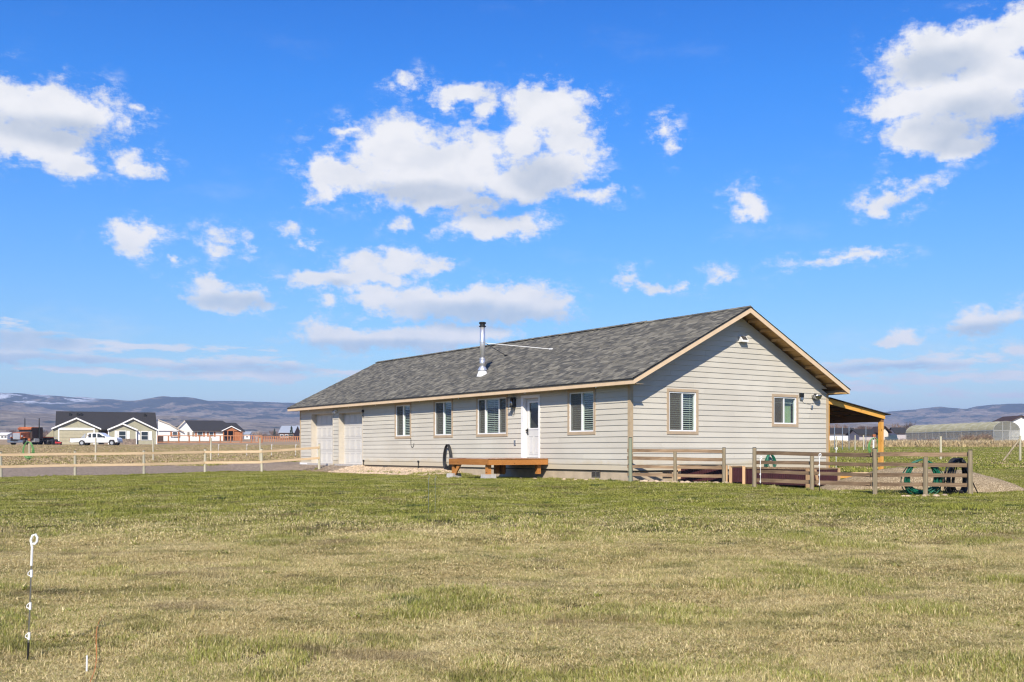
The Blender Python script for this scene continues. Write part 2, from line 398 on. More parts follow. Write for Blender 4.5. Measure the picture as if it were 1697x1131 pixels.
def grid_sheet(name, xs, ys, mat, dz=0, keep=None):
    X, Y = np.meshgrid(xs, ys); Z = ground(X, Y)+dz
    nx, ny = len(xs), len(ys); V = np.stack([X.ravel(), Y.ravel(), Z.ravel()], 1)
    i = np.arange(nx-1)[None, :]+np.arange(ny-1)[:, None]*nx; i = i.ravel()
    Fc = np.stack([i, i+1, i+nx+1, i+nx], 1)
    if keep is not None:
        cx = V[Fc].mean(1); Fc = Fc[keep(cx[:, 0], cx[:, 1])]
    me = bpy.data.meshes.new(name); me.from_pydata(V.tolist(), [], Fc.tolist()); me.materials.append(mat)
    me.polygons.foreach_set('use_smooth', [True]*len(me.polygons))
    bm = bmesh.new(); bm.from_mesh(me); bmesh.ops.delete(bm, geom=[v for v in bm.verts if not v.link_faces], context='VERTS'); bm.to_mesh(me); bm.free()
    o = bpy.data.objects.new(name, me); COL.objects.link(o); return o

def lawn_color(t, p, blade=False):
    """world-position colour field shared by the soil sheet and the blades: green patches among straw"""
    yv = t.nd('ShaderNodeSeparateXYZ', {0: p}).outputs[1]
    a = t.noise(t.scale(p, (.8, 1, 0)), .33, 4, .6); b = t.noise(t.scale(p, (.8, 1, 0)), 1.7, 4, .65); c = t.noise(t.scale(p, (1, 1, 0)), 6, 3, .6)
    far = t.ss(yv, 15.5, 23)
    g = t.math('ADD', t.math('MULTIPLY', a, .75), t.math('ADD', t.math('MULTIPLY', b, .45), t.math('MULTIPLY', c, .3)))
    g = t.math('ADD', g, t.math('ADD', t.math('MULTIPLY', far, .38), -.115))
    return g
def lawn_soil():
    t = NT('lawn_soil'); p = t.pos(); g = lawn_color(t, p)
    f = t.noise(p, 55, 4, .7); f2 = t.noise(p, 14, 4, .7)
    c = t.mix(t.ss(g, .58, .88), (.24, .175, .08), (.10, .105, .032))
    c = t.mix(t.math('MULTIPLY', t.ss(f, .35, .7), .75), c, (.07, .055, .03))
    bare = t.noise(t.scale(p, (.6, 1, 0)), .9, 4, .6)
    c = t.mix(t.math('MULTIPLY', t.ss(bare, .66, .74), .8), c, (.24, .165, .10))
    t.set('Base Color', c); t.set('Roughness', .95); t.set('Specular IOR Level', .1)
    t.bump(t.math('ADD', f, f2), 1.0, .05); return t.m
def blade_mat(name, straw_bias):
    t = NT(name); p = t.pos(); g = lawn_color(t, p); r = t.island()
    f = t.math('ADD', g, t.math('MULTIPLY', t.math('SUBTRACT', r, .5), .62))
    f = t.math('ADD', f, -straw_bias)
    yv = t.nd('ShaderNodeSeparateXYZ', {0: p}).outputs[1]; far = t.ss(yv, 14, 23)
    green = t.mix(far, t.mix(t.noise(p, .8, 3), (.22, .24, .05), (.42, .42, .10)), t.mix(t.noise(p, .8, 3), (.15, .175, .026), (.44, .43, .08)))
    green = t.mix(t.ss(t.noise(t.scale(p, (1, 1, 0)), 1.1, 3), .58, .68), green, (.09, .13, .03))
    straw = t.mix(t.math('FRACT', t.math('MULTIPLY', r, 7.3)), (.42, .315, .12), (.95, .80, .44))
    c = t.mix(t.ss(f, .56, .84), straw, green)
    m1 = t.noise(t.scale(p, (.7, 1.3, 0)), 1.5, 5, .66); m2 = t.noise(t.scale(p, (.8, 1.4, 0)), .55, 4, .6)
    c = t.mix(t.math('MULTIPLY', t.ss(m1, .50, .66), .62), c, t.mix(.5, green, (.13, .10, .045)))
    c = t.mix(t.math('MULTIPLY', t.ss(m2, .56, .68), .55), c, (.27, .19, .105))
    c = t.mix(t.math('MULTIPLY', t.ss(m1, .46, .34), .45), c, t.mix(.5, straw, (.80, .72, .40)))
    t.set('Base Color', c); t.set('Roughness', .7); t.set('Specular IOR Level', .2)
    # a thin leaf lets some light through
    tl = t.nd('ShaderNodeBsdfTranslucent', {0: c}); mx = t.nd('ShaderNodeMixShader', {0: .25, 1: t.b.outputs[0], 2: tl.outputs[0]})
    t.L.new(mx.outputs[0], t.out.inputs[0]); return t.m
def field_mat():
    t = NT('field'); p = t.pos(); s2 = t.scale(p, (.35, 1, 0))
    a = t.noise(s2, .06, 5, .6); b = t.noise(s2, .5, 5, .65); c_ = t.noise(t.scale(p, (1, 1, 0)), 7, 4, .7)
    xv = t.nd('ShaderNodeSeparateXYZ', {0: p}).outputs[0]; yv = t.nd('ShaderNodeSeparateXYZ', {0: p}).outputs[1]
    dry = t.mix(t.ss(b, .35, .7), (.36, .26, .165), (.50, .38, .24))
    dry = t.mix(t.math('MULTIPLY', t.ss(c_, .4, .65), .5), dry, (.20, .145, .09))
    grn = t.mix(t.ss(b, .35, .7), (.17, .195, .04), (.33, .33, .09))
    grn = t.mix(t.math('MULTIPLY', t.ss(c_, .4, .65), .5), grn, (.07, .075, .025))
    m = t.math('ADD', t.ss(xv, -6, 9), t.math('MULTIPLY', t.math('SUBTRACT', a, .42), 1.15))
    m = t.math('MULTIPLY', t.math('MAXIMUM', m, 0.0, ), t.ss(yv, 150, 115))
    col = t.mix(t.ss(m, .15, .7), dry, grn)
    t.set('Base Color', col); t.set('Roughness', .95); t.set('Specular IOR Level', .1)
    t.bump(t.math('ADD', c_, t.noise(p, 2, 4, .7)), 1.0, .12); return t.m
def gravel_mat(name, a, b, c, sc):
    t = NT(name); p = t.pos()
    v = t.nd('ShaderNodeTexVoronoi', {'Vector': p, 'Scale': sc}); r = t.nd('ShaderNodeSeparateColor', {0: v.outputs['Color']}).outputs[0]
    col = t.ramp(r, [(0, a), (.5, b), (1, c)]); n = t.noise(p, .5, 5, .6)
    col = t.mix(t.math('MULTIPLY', t.ss(n, .4, .7), .4), col, a)
    col = t.mix(t.ss(v.outputs['Distance'], .25, .6), col, [x*.6 for x in a])
    t.set('Base Color', col); t.set('Roughness', .95); t.set('Specular IOR Level', .15)
    t.bump(t.math('SUBTRACT', 1.0, v.outputs['Distance']), .45, .012); return t.m
M_lawn = lawn_soil(); M_field = field_mat()
M_gravel = gravel_mat('driveway_gravel', (.33, .25, .175), (.45, .36, .265), (.58, .48, .37), 14)
M_bedsoil = gravel_mat('river_gravel', (.30, .22, .15), (.44, .34, .24), (.56, .46, .36), 14)
M_dirt = gravel_mat('gravel_heap', (.38, .285, .165), (.49, .38, .235), (.60, .49, .33), 30)
M_darkdirt = gravel_mat('dark_soil', (.13, .11, .10), (.19, .16, .14), (.26, .22, .2), 22)

def logspace(a, b, n): return list(np.geomspace(a, b, n))
ys = [-9000, -3000, -800, -200, -60, -20, -5] + list(np.arange(0, 60, .5)) + logspace(60, 9000, 90)
xs_h = list(np.arange(0, 40, .5)) + logspace(40, 9000, 60)
xs = [-x for x in xs_h[::-1]][:-1] + xs_h
g = grid_sheet('ground', xs, ys, M_field); tag(g, kind='structure')
# lawn: everything this side of the round post fence, the house and the right hand pasture
def fence_y(x): return 42.2+(x+20.4)*.655
def lawn_keep(x, y):
    j = .35*np.sin(x*1.7)+.25*np.sin(x*4.1+1)
    s_ = (x-3.57)*.824+(y-31.9)*.567; t_ = (x-3.57)*-.567+(y-31.9)*.824
    left = y < fence_y(x)+j+.2
    front = (s_ < -1.7+.15*np.sin(t_*2.1)) | (t_ < 10.6)
    okl = left & front & (x < 4)
    okr = (x >= 4) & (y < 34+(x-4)*.6+j)
    return (okl | okr) & (y < 52)
lawn = grid_sheet('lawn', np.arange(-45, 45, .25), np.arange(-8, 60, .25), M_lawn, .02, lawn_keep); tag(lawn, kind='structure')
def drive_keep(x, y):
    j = .5*np.sin(x*.9)+.3*np.sin(x*2.3+1)
    s_ = (x-3.57)*.824+(y-31.9)*.567; t_ = (x-3.57)*-.567+(y-31.9)*.824
    near = (y > fence_y(x)-.3) | ((s_ > -1.2) & (t_ > 16.5))
    return near & (y < 57.5+(x+20)*.28+j) & (t_ > 16.2) & ~((s_ > .1) & (t_ < 24.6)) & (x < 4) & ~lawn_keep(x, y)
dr = grid_sheet('driveway', np.arange(-60, 4, .4), np.arange(20, 64, .4), M_gravel, .012, drive_keep); tag(dr, kind='structure')
def bed_keep(x, y):
    s_ = (x-3.57)*.824+(y-31.9)*.567; t_ = (x-3.57)*-.567+(y-31.9)*.824
    return (s_ > -1.95) & (s_ < .2) & (t_ > 9.5) & (t_ < 18.2)
bd = grid_sheet('gravel_bed', np.arange(-10, 4, .15), np.arange(28, 50, .15), M_bedsoil, .03, bed_keep); tag(bd, kind='structure')

# ------------------------------------------------------------------ hills
def hills():
    skyl = [(-3.2, 60), (-1.2, 70), (-.7, 80), (-.47, 92), (-.43, 88), (-.39, 86), (-.345, 80), (-.325, 84), (-.28, 84), (-.23, 82), (-.2, 80), (-.1, 76), (.1, 70), (.28, 62), (.34, 60), (.365, 63), (.386, 67), (.405, 63), (.43, 67), (.455, 70), (.6, 76), (1.2, 70), (3.2, 60)]
    frl = [(-3.2, 45), (-.6, 72), (-.46, 76), (-.42, 68), (-.37, 56), (-.3, 62), (-.2, 52), (0, 50), (.3, 42), (.345, 50), (.37, 40), (.42, 48), (.47, 52), (.8, 50), (3.2, 45)]
    na, nr = 1500, 46
    A = np.linspace(-math.pi, math.pi, na, endpoint=False)
    dens = np.where(np.abs(A) < .6, 1, 1)
    rs = np.concatenate([np.linspace(1500, 2500, 20), np.linspace(2560, 4300, 20), np.linspace(4500, 6000, 6)])
    V = []; 
    for ri, r in enumerate(rs):
        for a in A:
            sk = np.interp(a, *zip(*skyl))/F; fr = np.interp(a, *zip(*frl))/F
            c = abs(math.cos(a)) if abs(a) < .8 else 1
            base = float(np.interp(r, prx, prz))
            n = mnoise.fractal(Vector((math.cos(a)*r/420, math.sin(a)*r/420, 1.3)), .9, 2.1, 5)
            rg = 1-abs(mnoise.noise(Vector((math.cos(a)*r/500, math.sin(a)*r/500, 7.7))))*2
            hf = fr*2400*c; hb = sk*4200*c
            w1 = float(ss(np.array(r), 1500, 2400)); w2 = float(ss(np.array(r), 2600, 4200)); w3 = 1-float(ss(np.array(r), 4300, 6500))
            z = base*(1-w1)+hf*w1*(1-w2)+hb*w2
            z -= hf*.22*math.exp(-((r-2800)/250)**2)
            amp = 26*w1*(1-.75*math.exp(-((r-4200)/260)**2))
            z += amp*(n*.8+(rg-.5)*.6)
            if r > 4300: z *= w3
            V.append((math.sin(a)*r, math.cos(a)*r, max(z, base-3 if ri == 0 else -50)))
    Fc = []
    for i in range(len(rs)-1):
        for k in range(na):
            j = (k+1) % na; Fc.append((i*na+k, i*na+j, (i+1)*na+j, (i+1)*na+k))
    t = NT('hillside'); p = t.pos(); z = t.nd('ShaderNodeSeparateXYZ', {0: p}).outputs[2]; x = t.nd('ShaderNodeSeparateXYZ', {0: p}).outputs[0]
    n1 = t.noise(t.scale(p, (1, .5, 2.2)), .009, 9, .66); n2 = t.noise(t.scale(p, (1, .6, 2.2)), .035, 6, .65); n3 = t.noise(t.scale(p, (1, .8, 5)), .011, 8, .7)
    c = t.mix(t.ss(n2, .4, .62), (.175, .14, .105), (.31, .255, .185))
    forest = t.math('ADD', n1, t.math('ADD', t.math('MULTIPLY', t.math('SUBTRACT', n2, .5), .5), t.ss(z, 60, 190, -.06, .10)))
    c = t.mix(t.ss(forest, .49, .54), c, (.045, .055, .05))
    sn = t.math('MULTIPLY', t.math('MULTIPLY', t.ss(n3, .52, .57), t.ss(z, 135, 165)), t.ss(x, -1350, -1420))
    c = t.mix(sn, c, (.62, .64, .68)); 
    t.set('Base Color', c); t.set('Roughness', 1); t.set('Specular IOR Level', 0)
    t.bump(n2, .8, 14)
    me = bpy.data.meshes.new('hills'); me.from_pydata(V, [], Fc); me.materials.append(t.m); me.polygons.foreach_set('use_smooth', [True]*len(Fc))
    o = bpy.data.objects.new('hills', me); COL.objects.link(o); tag(o, kind='structure')
hills()

# ------------------------------------------------------------------ the house
H = empty('house', (3.57, 31.9, 0), math.atan2(.567, .824), 'long low beige ranch house with lap siding, grey shingle roof and tall metal stove pipe', 'house')
WID, LEN = 9.08, 24.75
ZS, ZT = .29, 2.88            # siding bottom, soffit
PEAKS = WID/2
EF, EG = .42, .60             # eave and gable overhang
ZR = 3.05                     # roof top at the eave edge
def roofz(s): return ZR+.5*((s+EF) if s <= PEAKS else (WID+EF-s))
fmap = lambda a, o, z: (-o, a, z)
gmap = lambda a, o, z: (a, -o, z)
def wbox(mb, mp, a0, a1, o0, o1, z0, z1, m=None):
    mb.box(a0, a1, o0, o1, z0, z1, m, xf=lambda q: mp(*q))
front_open = [(13.60, 14.81, 1.50, 2.78), (10.34, 11.60, 1.50, 2.80), (6.63, 8.50, 1.50, 2.79), (1.73, 2.98, 1.50, 2.77), (4.66, 5.62, .64, 2.73), (20.95, 23.38, .28, 2.68), (17.90, 20.31, .28, 2.64)]
gable_open = [(1.56, 2.72, 1.50, 2.73), (6.31, 7.44, 1.80, 2.71)]
def plates(mb, mp, a0, a1, z0, z1, holes, o0, o1):
    A = sorted({a0, a1}|{h[0] for h in holes}|{h[1] for h in holes}); Zs = sorted({z0, z1}|{h[2] for h in holes if h[2] > z0}|{h[3] for h in holes})
    for i in range(len(A)-1):
        run = None
        for k in range(len(Zs)-1):
            ac, zc = (A[i]+A[i+1])/2, (Zs[k]+Zs[k+1])/2
            if any(h[0] < ac < h[1] and h[2] < zc < h[3] for h in holes): continue
            wbox(mb, mp, A[i], A[i+1], o0, o1, Zs[k], Zs[k+1])
mb = MB(); plates(mb, fmap, 0, LEN, ZS, ZT, front_open, -.14, -.02); wall_f = mb.build('wall', M_siding, H)
mb = MB(); plates(mb, gmap, .14, WID-.14, ZS, ZT, gable_open, -.14, -.02)
mb.prism([(.14, ZT+.001), (WID-.14, ZT+.001), (PEAKS, roofz(PEAKS)-.2)], lambda a, b: gmap(a, -.02, b), lambda a, b: gmap(a, -.14, b)); wall_g = mb.build('wall', M_siding, H)
mb = MB(); mb.box(WID-.14, WID-.02, 0, LEN, ZS, ZT); mb.build('wall', M_siding, H)
mb = MB(); mb.box(.14, WID-.14, LEN-.14, LEN-.02, ZS, ZT)
mb.prism([(.14, ZT+.001), (WID-.14, ZT+.001), (PEAKS, roofz(PEAKS)-.2)], lambda a, b: (a, LEN-.14, b), lambda a, b: (a, LEN-.02, b)); mb.build('wall', M_siding, H)
mb = MB()
for (a, b) in [(-.005, 17.86), (20.35, 20.91), (23.42, LEN-.01)]: mb.box(.03, .2, a+.03, b, -.4, ZS-.01)
mb.box(.2, WID-.03, .03, .2, -.4, ZS-.01); mb.box(WID-.2, WID-.03, .2, LEN-.03, -.4, ZS-.01); mb.box(.2, WID-.2, LEN-.2, LEN-.03, -.4, ZS-.01)
mb.build('foundation', M_found, H)
mb = MB(); wbox(mb, fmap, .0, 17.88, -.1, .004, ZS-.03, ZS-.004); wbox(mb, gmap, .0, WID, -.1, .004, ZS-.03, ZS-.004); mb.build('drip_strip', M_black, H)

EXPO = (ZT-ZS)/15.0
def course(mp, a0, a1, z0, z1, holes, wall, joints, slope=None):
    """one lap course cut at openings and at butt joints"""
    def piece(mb, x0, x1, zz0, zz1, cut=None):
        def off(z): return .025-.019*(z-z0)/(z1-z0)
        P = []
        if cut:
            (x0b, x1b), (x0t, x1t) = cut
        else: (x0b, x1b), (x0t, x1t) = (x0, x1), (x0, x1)
        F0 = [(x0b, off(zz0), zz0), (x1b, off(zz0), zz0), (x1t, off(zz1), zz1), (x0t, off(zz1), zz1)]
        B0 = [(x0b, -.02, zz0), (x1b, -.02, zz0), (x1t, -.02, zz1), (x0t, -.02, zz1)]
        b = len(mb.v); mb.v += [mp(*q) for q in F0]+[mp(*q) for q in B0]
        for q in ((0,1,2,3),(7,6,5,4),(0,4,5,1),(1,5,6,2),(2,6,7,3),(3,7,4,0)): mb.f.append(tuple(b+i for i in q)); mb.m.append(0)
    cuts = sorted({a0, a1}|{h[0] for h in holes if h[2] < z1 and h[3] > z0}|{h[1] for h in holes if h[2] < z1 and h[3] > z0})
    merged = []
    for i in range(len(cuts)-1):
        x0, x1 = cuts[i], cuts[i+1]; c = (x0+x1)/2
        hs = [h for h in holes if h[0] < c < h[1] and h[2] < z1 and h[3] > z0]
        segs = [(z0, z1)]
        for h in hs:
            ns = []
            for s0, s1 in segs:
                if h[2] > s0: ns.append((s0, min(s1, h[2])))
                if h[3] < s1: ns.append((max(s0, h[3]), s1))
            segs = [q for q in ns if q[1]-q[0] > .01]
        merged.append((x0, x1, segs, bool(hs)))
    for x0, x1, segs, partial in merged:
        if not segs: continue
        js = [x0]+[j for j in joints if x0+.3 < j < x1-.3]+[x1]
        for k in range(len(js)-1):
            mb = MB()
            for s0, s1 in segs: 
                e0 = js[k]+(.0015 if k else 0); e1 = js[k+1]-(.0015 if k < len(js)-2 else 0)
                piece(mb, e0, e1, s0, s1)
            mb.build('siding_board', M_siding, wall, fix=True)
random.seed(3)
for i in range(15):
    z0 = ZS+i*EXPO; j0 = random.uniform(0, 3.6)
    course(fmap, .09, LEN-.09, z0, z0+EXPO, front_open, wall_f, [j0+3.66*k for k in range(8)])
    j0 = random.uniform(.6, 3.4)
    course(gmap, .09, WID-.09, z0, z0+EXPO, gable_open, wall_g, [j0+3.66*k for k in range(3)])
z0 = ZT; i = 0
while z0 < roofz(PEAKS)-.32:
    z1 = z0+EXPO; d0 = (z0-(ZR-.17))/.5; d1 = (z1-(ZR-.17))/.5
    a0, b0 = max(.02, d0-EF), min(WID-.02, WID+EF-d0)
    j0 = random.uniform(.4, 3.5); js = [a0]+[j for j in (j0, j0+3.66, j0+7.3) if a0+.4 < j < b0-.4]+[b0]
    for k in range(len(js)-1):
        mb = MB(); x0, x1 = js[k]+(.0015 if k else 0), js[k+1]-(.0015 if k < len(js)-2 else 0)
        t0 = x0+(z1-z0)/.5 if k == 0 else x0; t1 = x1-(z1-z0)/.5 if k == len(js)-2 else x1
        if t0 > t1: t0 = t1 = (t0+t1)/2
        Q = [(x0, .025, z0), (x1, .025, z0), (t1, .006, z1), (t0, .006, z1), (x0, -.02, z0), (x1, -.02, z0), (t1, -.02, z1), (t0, -.02, z1)]
        mb.v = [gmap(*q) for q in Q]
        mb.f = [(0,1,2,3),(7,6,5,4),(0,4,5,1),(1,5,6,2),(2,6,7,3),(3,7,4,0)]; mb.m = [0]*6
        mb.build('siding_board', M_siding, wall_g)
    z0 = z1; i += 1
# corner boards
for nm, bx in (('n', (-.03, .02, -.03, .09)), ('n2', (.02, .09, -.03, .02)), ('f', (WID-.09, WID+.03, -.03, .02)), ('b', (-.03, .02, LEN-.09, LEN+.02))):
    mb = MB(); mb.box(bx[0], bx[1], bx[2], bx[3], ZS-.02 if nm != 'f' else ZS-.02, ZT-.001); mb.build('corner_board', M_cornertrim, H)

# roof
rp = empty('roof', (0, 0, 0)); rp.parent = H
mb = MB()
def slab(mb, side, th0, th1, y0, y1, m=None):
    if side == 0: prof = [(-EF, ZR-th0), (PEAKS, roofz(PEAKS)-th0), (PEAKS, roofz(PEAKS)-th1), (-EF, ZR-th1)]
    else: prof = [(WID+EF, ZR-th0), (PEAKS, roofz(PEAKS)-th0), (PEAKS, roofz(PEAKS)-th1), (WID+EF, ZR-th1)]
    mb.prism(prof, lambda a, b: (a, y0, b), lambda a, b: (a, y1, b), m)
slab(mb, 0, .012, .035, -EG, LEN+EG); slab(mb, 1, .012, .035, -EG, LEN+EG); mb.build('roof_deck', M_underlay, rp)
mb = MB(); slab(mb, 0, .036, .05, -EG+.03, LEN+EG-.03); slab(mb, 1, .036, .05, -EG+.03, LEN+EG-.03); mb.build('soffit_sheathing', M_plywood, rp)
# shingles: tab by tab on both slopes
def shingles(side):
    mb = MB(); ch = math.cos(math.atan(.5)); SL = (PEAKS+EF)/ch; n = int(SL/.143); ex = SL/n
    y0, y1 = -EG-.02, LEN+EG+.02
    for i in range(n):
        y = y0-random.uniform(0, .2)
        while y < y1:
            w = random.choice((.12, .16, .2, .25, .31)); a = max(y, y0); b = min(y+w, y1); y += w
            if b-a < .02: continue
            th = random.choice((.004, .010, .016)); d0 = i*ex-(.012 if i == 0 else 0)-random.choice((0, 0, .012)); d1 = (i+1)*ex+.01
            def P(d, yy, h):
                s = -EF+d*ch-h*.447*.0; z = ZR+d*ch*.5+h
                return (s if side == 0 else WID-s, yy, z)
            q = [P(d0, a, th-.004), P(d0, b, th-.004), P(d1, b, .0), P(d1, a, .0)]
            e = [P(d0, b, -.012), P(d0, a, -.012)]
            base = len(mb.v); mb.v += q+e
            f1 = (base, base+3, base+2, base+1); f2 = (base, base+1, base+4, base+5)
            mb.f += [f1, f2]; mb.m += [0, 0]
    o = mb.build('shingles', M_shingle, rp, fix=False); tag(o, kind='stuff')
random.seed(5); shingles(0); shingles(1)
mb = MB(); zp = roofz(PEAKS)
for k in range(110):
    y = -EG-.02+k*.236
    if y > LEN+EG: break
    hh = .035 if y > 4.2 else .012
    mb.prism([(PEAKS-.14, zp-.06+hh), (PEAKS, zp+.012+hh), (PEAKS+.14, zp-.06+hh), (PEAKS, zp-.03)], lambda a, b, y=y: (a, y, b+.006), lambda a, b, y=y: (a, min(y+.24, LEN+EG+.02), b))
tag(mb.build('ridge_cap', M_shingle, rp), kind='stuff')
# fascias, rakes
mb = MB(); mb.box(-EF-.0, -EF+.025, -EG-.025, LEN+EG+.025, ZR-.185, ZR-.036); mb.build('eave_fascia', M_fascia, rp)
mb = MB(); mb.box(WID+EF-.025, WID+EF, -EG-.025, LEN+EG+.025, ZR-.185, ZR-.036); mb.build('eave_fascia', M_fascia, rp)
for y0 in (-EG-.025, LEN+EG):
    for side in (0, 1):
        mb = MB(); e = -EF if side == 0 else WID+EF; sg = 1 if side == 0 else -1
        prof = [(e+sg*.026, ZR-.036+.013), (PEAKS-sg*.001, zp-.036), (PEAKS-sg*.001, zp-.2), (e+sg*.026, ZR-.2+.013)]
        mb.prism(prof, lambda a, b: (a, y0, b), lambda a, b: (a, y0+.025, b)); mb.build('rake_fascia', M_fascia, rp)
mb = MB()
mb.prism([(-EF-.035, ZR-.035), (PEAKS, zp-.012), (PEAKS, zp-.032), (-EF-.035, ZR-.055)], lambda a, b: (a, -EG-.045, b), lambda a, b: (a, -EG-.026, b))
mb.prism([(WID+EF+.035, ZR-.035), (PEAKS, zp-.012), (PEAKS, zp-.032), (WID+EF+.035, ZR-.055)], lambda a, b: (a, -EG-.045, b), lambda a, b: (a, -EG-.026, b))
mb.box(-EF-.03, -EF-.001, -EG-.045, LEN+EG+.03, ZR-.052, ZR-.018); mb.build('drip_edge', M_black, rp)
mb = MB(); mb.box(-EF+.026, .0, -EG, LEN+EG, ZT-.012, ZT-.001); mb.box(WID+.031, WID+EF-.026, .1, LEN+EG, ZT-.012, ZT-.001); mb.build('eave_soffit', M_soffitpaint, rp)
mb = MB(); mb.box(-.03, -.004, .1, LEN-.1, ZT-.085, ZT-.013); 
# lookouts under the gable overhang
for side in (0, 1):
    for k in range(9):
        d = .5+k*.56; s = -EF+d if side == 0 else WID+EF-d
        z = roofz(s)-.055
        m2 = MB(); m2.box(s-.02, s+.02, -EG+.002, .0-.025, z-.11, z-.02+.0); m2.build('lookout', M_plywood, rp)
mb = MB(); mb.box(WID-.02, WID+EF-.03, -EG+.005, -.03, ZT-.005, ZT+.03); mb.build('eave_return', M_plywood, rp)
# small white clips of a light string under the eave
for t_ in (1.2, 5.0, 9.3, 12.2, 16.0, 18.6, 23.0):
    m2 = MB(); m2.lathe([(.004, -.05), (.016, -.035), (.018, -.015), (.006, 0)], (-EF+.06, t_, ZT-.013), 8); m2.build('string_bulb', M_plastic_w, rp)

# windows
def window(mp, a0, a1, z0, z1, panes, trim_top, screens, curtain=False, tw=.09):
    w = empty('window'); w.parent = H
    c = mp((a0+a1)/2, 0, z0); w.location = c
    def bld(mb, nm, m, fix=True, **k):
        o = mb.build(nm, m, w, fix=fix, **k); o.location = (-c[0], -c[1], -c[2]); return o
    def B(mb, x0, x1, o0, o1, zz0, zz1): wbox(mb, mp, x0, x1, o0, o1, zz0, zz1)
    mb = MB()
    B(mb, a0-tw, a0-.001, -.02, .034, z0-.001, z1+.001); B(mb, a1+.001, a1+tw, -.02, .034, z0-.001, z1+.001)
    B(mb, a0-tw, a1+tw, -.02, .036, z0-tw-.01, z0-.001); B(mb, a0-tw, a1+tw, -.02, .036, z1+.001, trim_top); bld(mb, 'trim', M_trim)
    f = .04; mb = MB()
    B(mb, a0, a0+f, -.09, .012, z0, z1); B(mb, a1-f, a1, -.09, .012, z0, z1); B(mb, a0+f, a1-f, -.09, .012, z0, z0+f); B(mb, a0+f, a1-f, -.09, .012, z1-f, z1)
    edges = [a0+f]; tot = a1-a0-2*f; acc = a0+f
    for k, fr in enumerate(panes[:-1]):
        acc += fr*tot; B(mb, acc-.028, acc+.028, -.085, .002, z0+f, z1-f); edges.append(acc)
    edges.append(a1-f); bld(mb, 'frame', M_vinyl)
    for k in range(len(panes)):
        e0 = edges[k]+(.028 if k else 0); e1 = edges[k+1]-(.028 if k < len(panes)-1 else 0)
        m2 = MB(); B(m2, e0, e1, -.045, -.041, z0+f, z1-f); bld(m2, 'pane', M_glass)
        if screens[k]:
            m2 = MB(); q = [mp(e0, -.012, z0+f), mp(e1, -.012, z0+f), mp(e1, -.012, z1-f), mp(e0, -.012, z1-f)]; m2.poly(q); bld(m2, 'insect_screen', M_screen, fix=False)
    # blinds
    if not curtain or True:
        m2 = MB(); z = z0+f+.03; x0, x1 = a0+f+.01, a1-f-.01
        if curtain: x0, x1, z = a0+f+.01, a1-f-.01, z1-.2
        while z < z1-f-.03:
            for (s0, s1) in ((x0, x1),):
                P = [(s0, -.10, z), (s1, -.10, z), (s1, -.135, z+.023), (s0, -.135, z+.023)]
                m2.poly([mp(*q) for q in P])
            z += .068
        B(m2, x0, x1, -.15, -.10, z1-f-.03, z1-f)
        for xx in (x0+.12, (x0+x1)/2, x1-.12): B(m2, xx-.003, xx+.003, -.104, -.102, z0+f, z1-f)
        tag(bld(m2, 'blind_slats', M_blind, fix=False), kind='stuff')
    if curtain:
        m2 = MB(); n = 44; x0 = a0+f+(a1-a0)*.56; x1 = a1-f
        for i in range(n):
            xa = x0+(x1-x0)*i/n; xb = x0+(x1-x0)*(i+1)/n; oa = -.2+.025*math.sin(i*1.4); ob = -.2+.025*math.sin((i+1)*1.4)
            zt = z1-f-.12+.09*min(1, i/12)
            m2.poly([mp(xa, oa, z0+f), mp(xb, ob, z0+f), mp(xb, ob, zt), mp(xa, oa, zt-.02)])
        bld(m2, 'curtain', M_curtain, fix=False, smooth=True)
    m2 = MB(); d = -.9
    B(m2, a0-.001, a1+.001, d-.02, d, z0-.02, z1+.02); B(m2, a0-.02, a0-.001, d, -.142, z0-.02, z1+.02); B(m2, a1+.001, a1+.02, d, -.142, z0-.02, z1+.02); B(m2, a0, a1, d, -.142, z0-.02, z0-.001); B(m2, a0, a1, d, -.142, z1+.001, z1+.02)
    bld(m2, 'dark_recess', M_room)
    return w
# front wall: larger t is to the left in view -> the first pane is the right one
window(fmap, 13.60, 14.81, 1.50, 2.78, (.5, .5), ZT-.014, (0, 1))
window(fmap, 10.34, 11.60, 1.50, 2.80, (.5, .5), ZT-.014, (0, 1))
window(fmap, 6.63, 8.50, 1.50, 2.79, (.25, .5, .25), ZT-.014, (1, 0, 1))
window(fmap, 1.73, 2.98, 1.50, 2.77, (.5, .5), ZT-.014, (0, 1))
window(gmap, 1.56, 2.72, 1.50, 2.73, (.5, .5), 2.82, (1, 0))
window(gmap, 6.31, 7.44, 1.80, 2.71, (.46, .54), 2.80, (1, 0), curtain=True)

# entry door
D = empty('entry_door', fmap(5.14, 0, .64)); D.parent = H
def dl(mb, nm, m, **k):
    o = mb.build(nm, m, D, **k); o.location = (0, -5.14, -.64); return o
mb = MB()
wbox(mb, fmap, 4.60, 4.68, -.02, .036, .64, 2.80); wbox(mb, fmap, 5.58, 5.70, -.02, .036, .64, 2.80); wbox(mb, fmap, 4.68, 5.58, -.02, .036, 2.70, 2.80)
wbox(mb, fmap, 4.66, 4.69, -.17, -.021, .64, 2.72); wbox(mb, fmap, 5.57, 5.62, -.17, -.021, .64, 2.72); wbox(mb, fmap, 4.69, 5.57, -.17, -.021, 2.69, 2.73); dl(mb, 'door_frame', M_white)
x0, x1 = 4.70, 5.56; mb = MB(); g0, g1, gz0, gz1 = 4.86, 5.40, 1.66, 2.55
for (a, b, c, d) in ((x0, g0, .66, 2.68), (g1, x1, .66, 2.68), (g0, g1, .66, gz0), (g0, g1, gz1, 2.68)): wbox(mb, fmap, a, b, -.155, -.11, c, d)
dl(mb, 'door_leaf', M_doorpaint)
mb = MB()
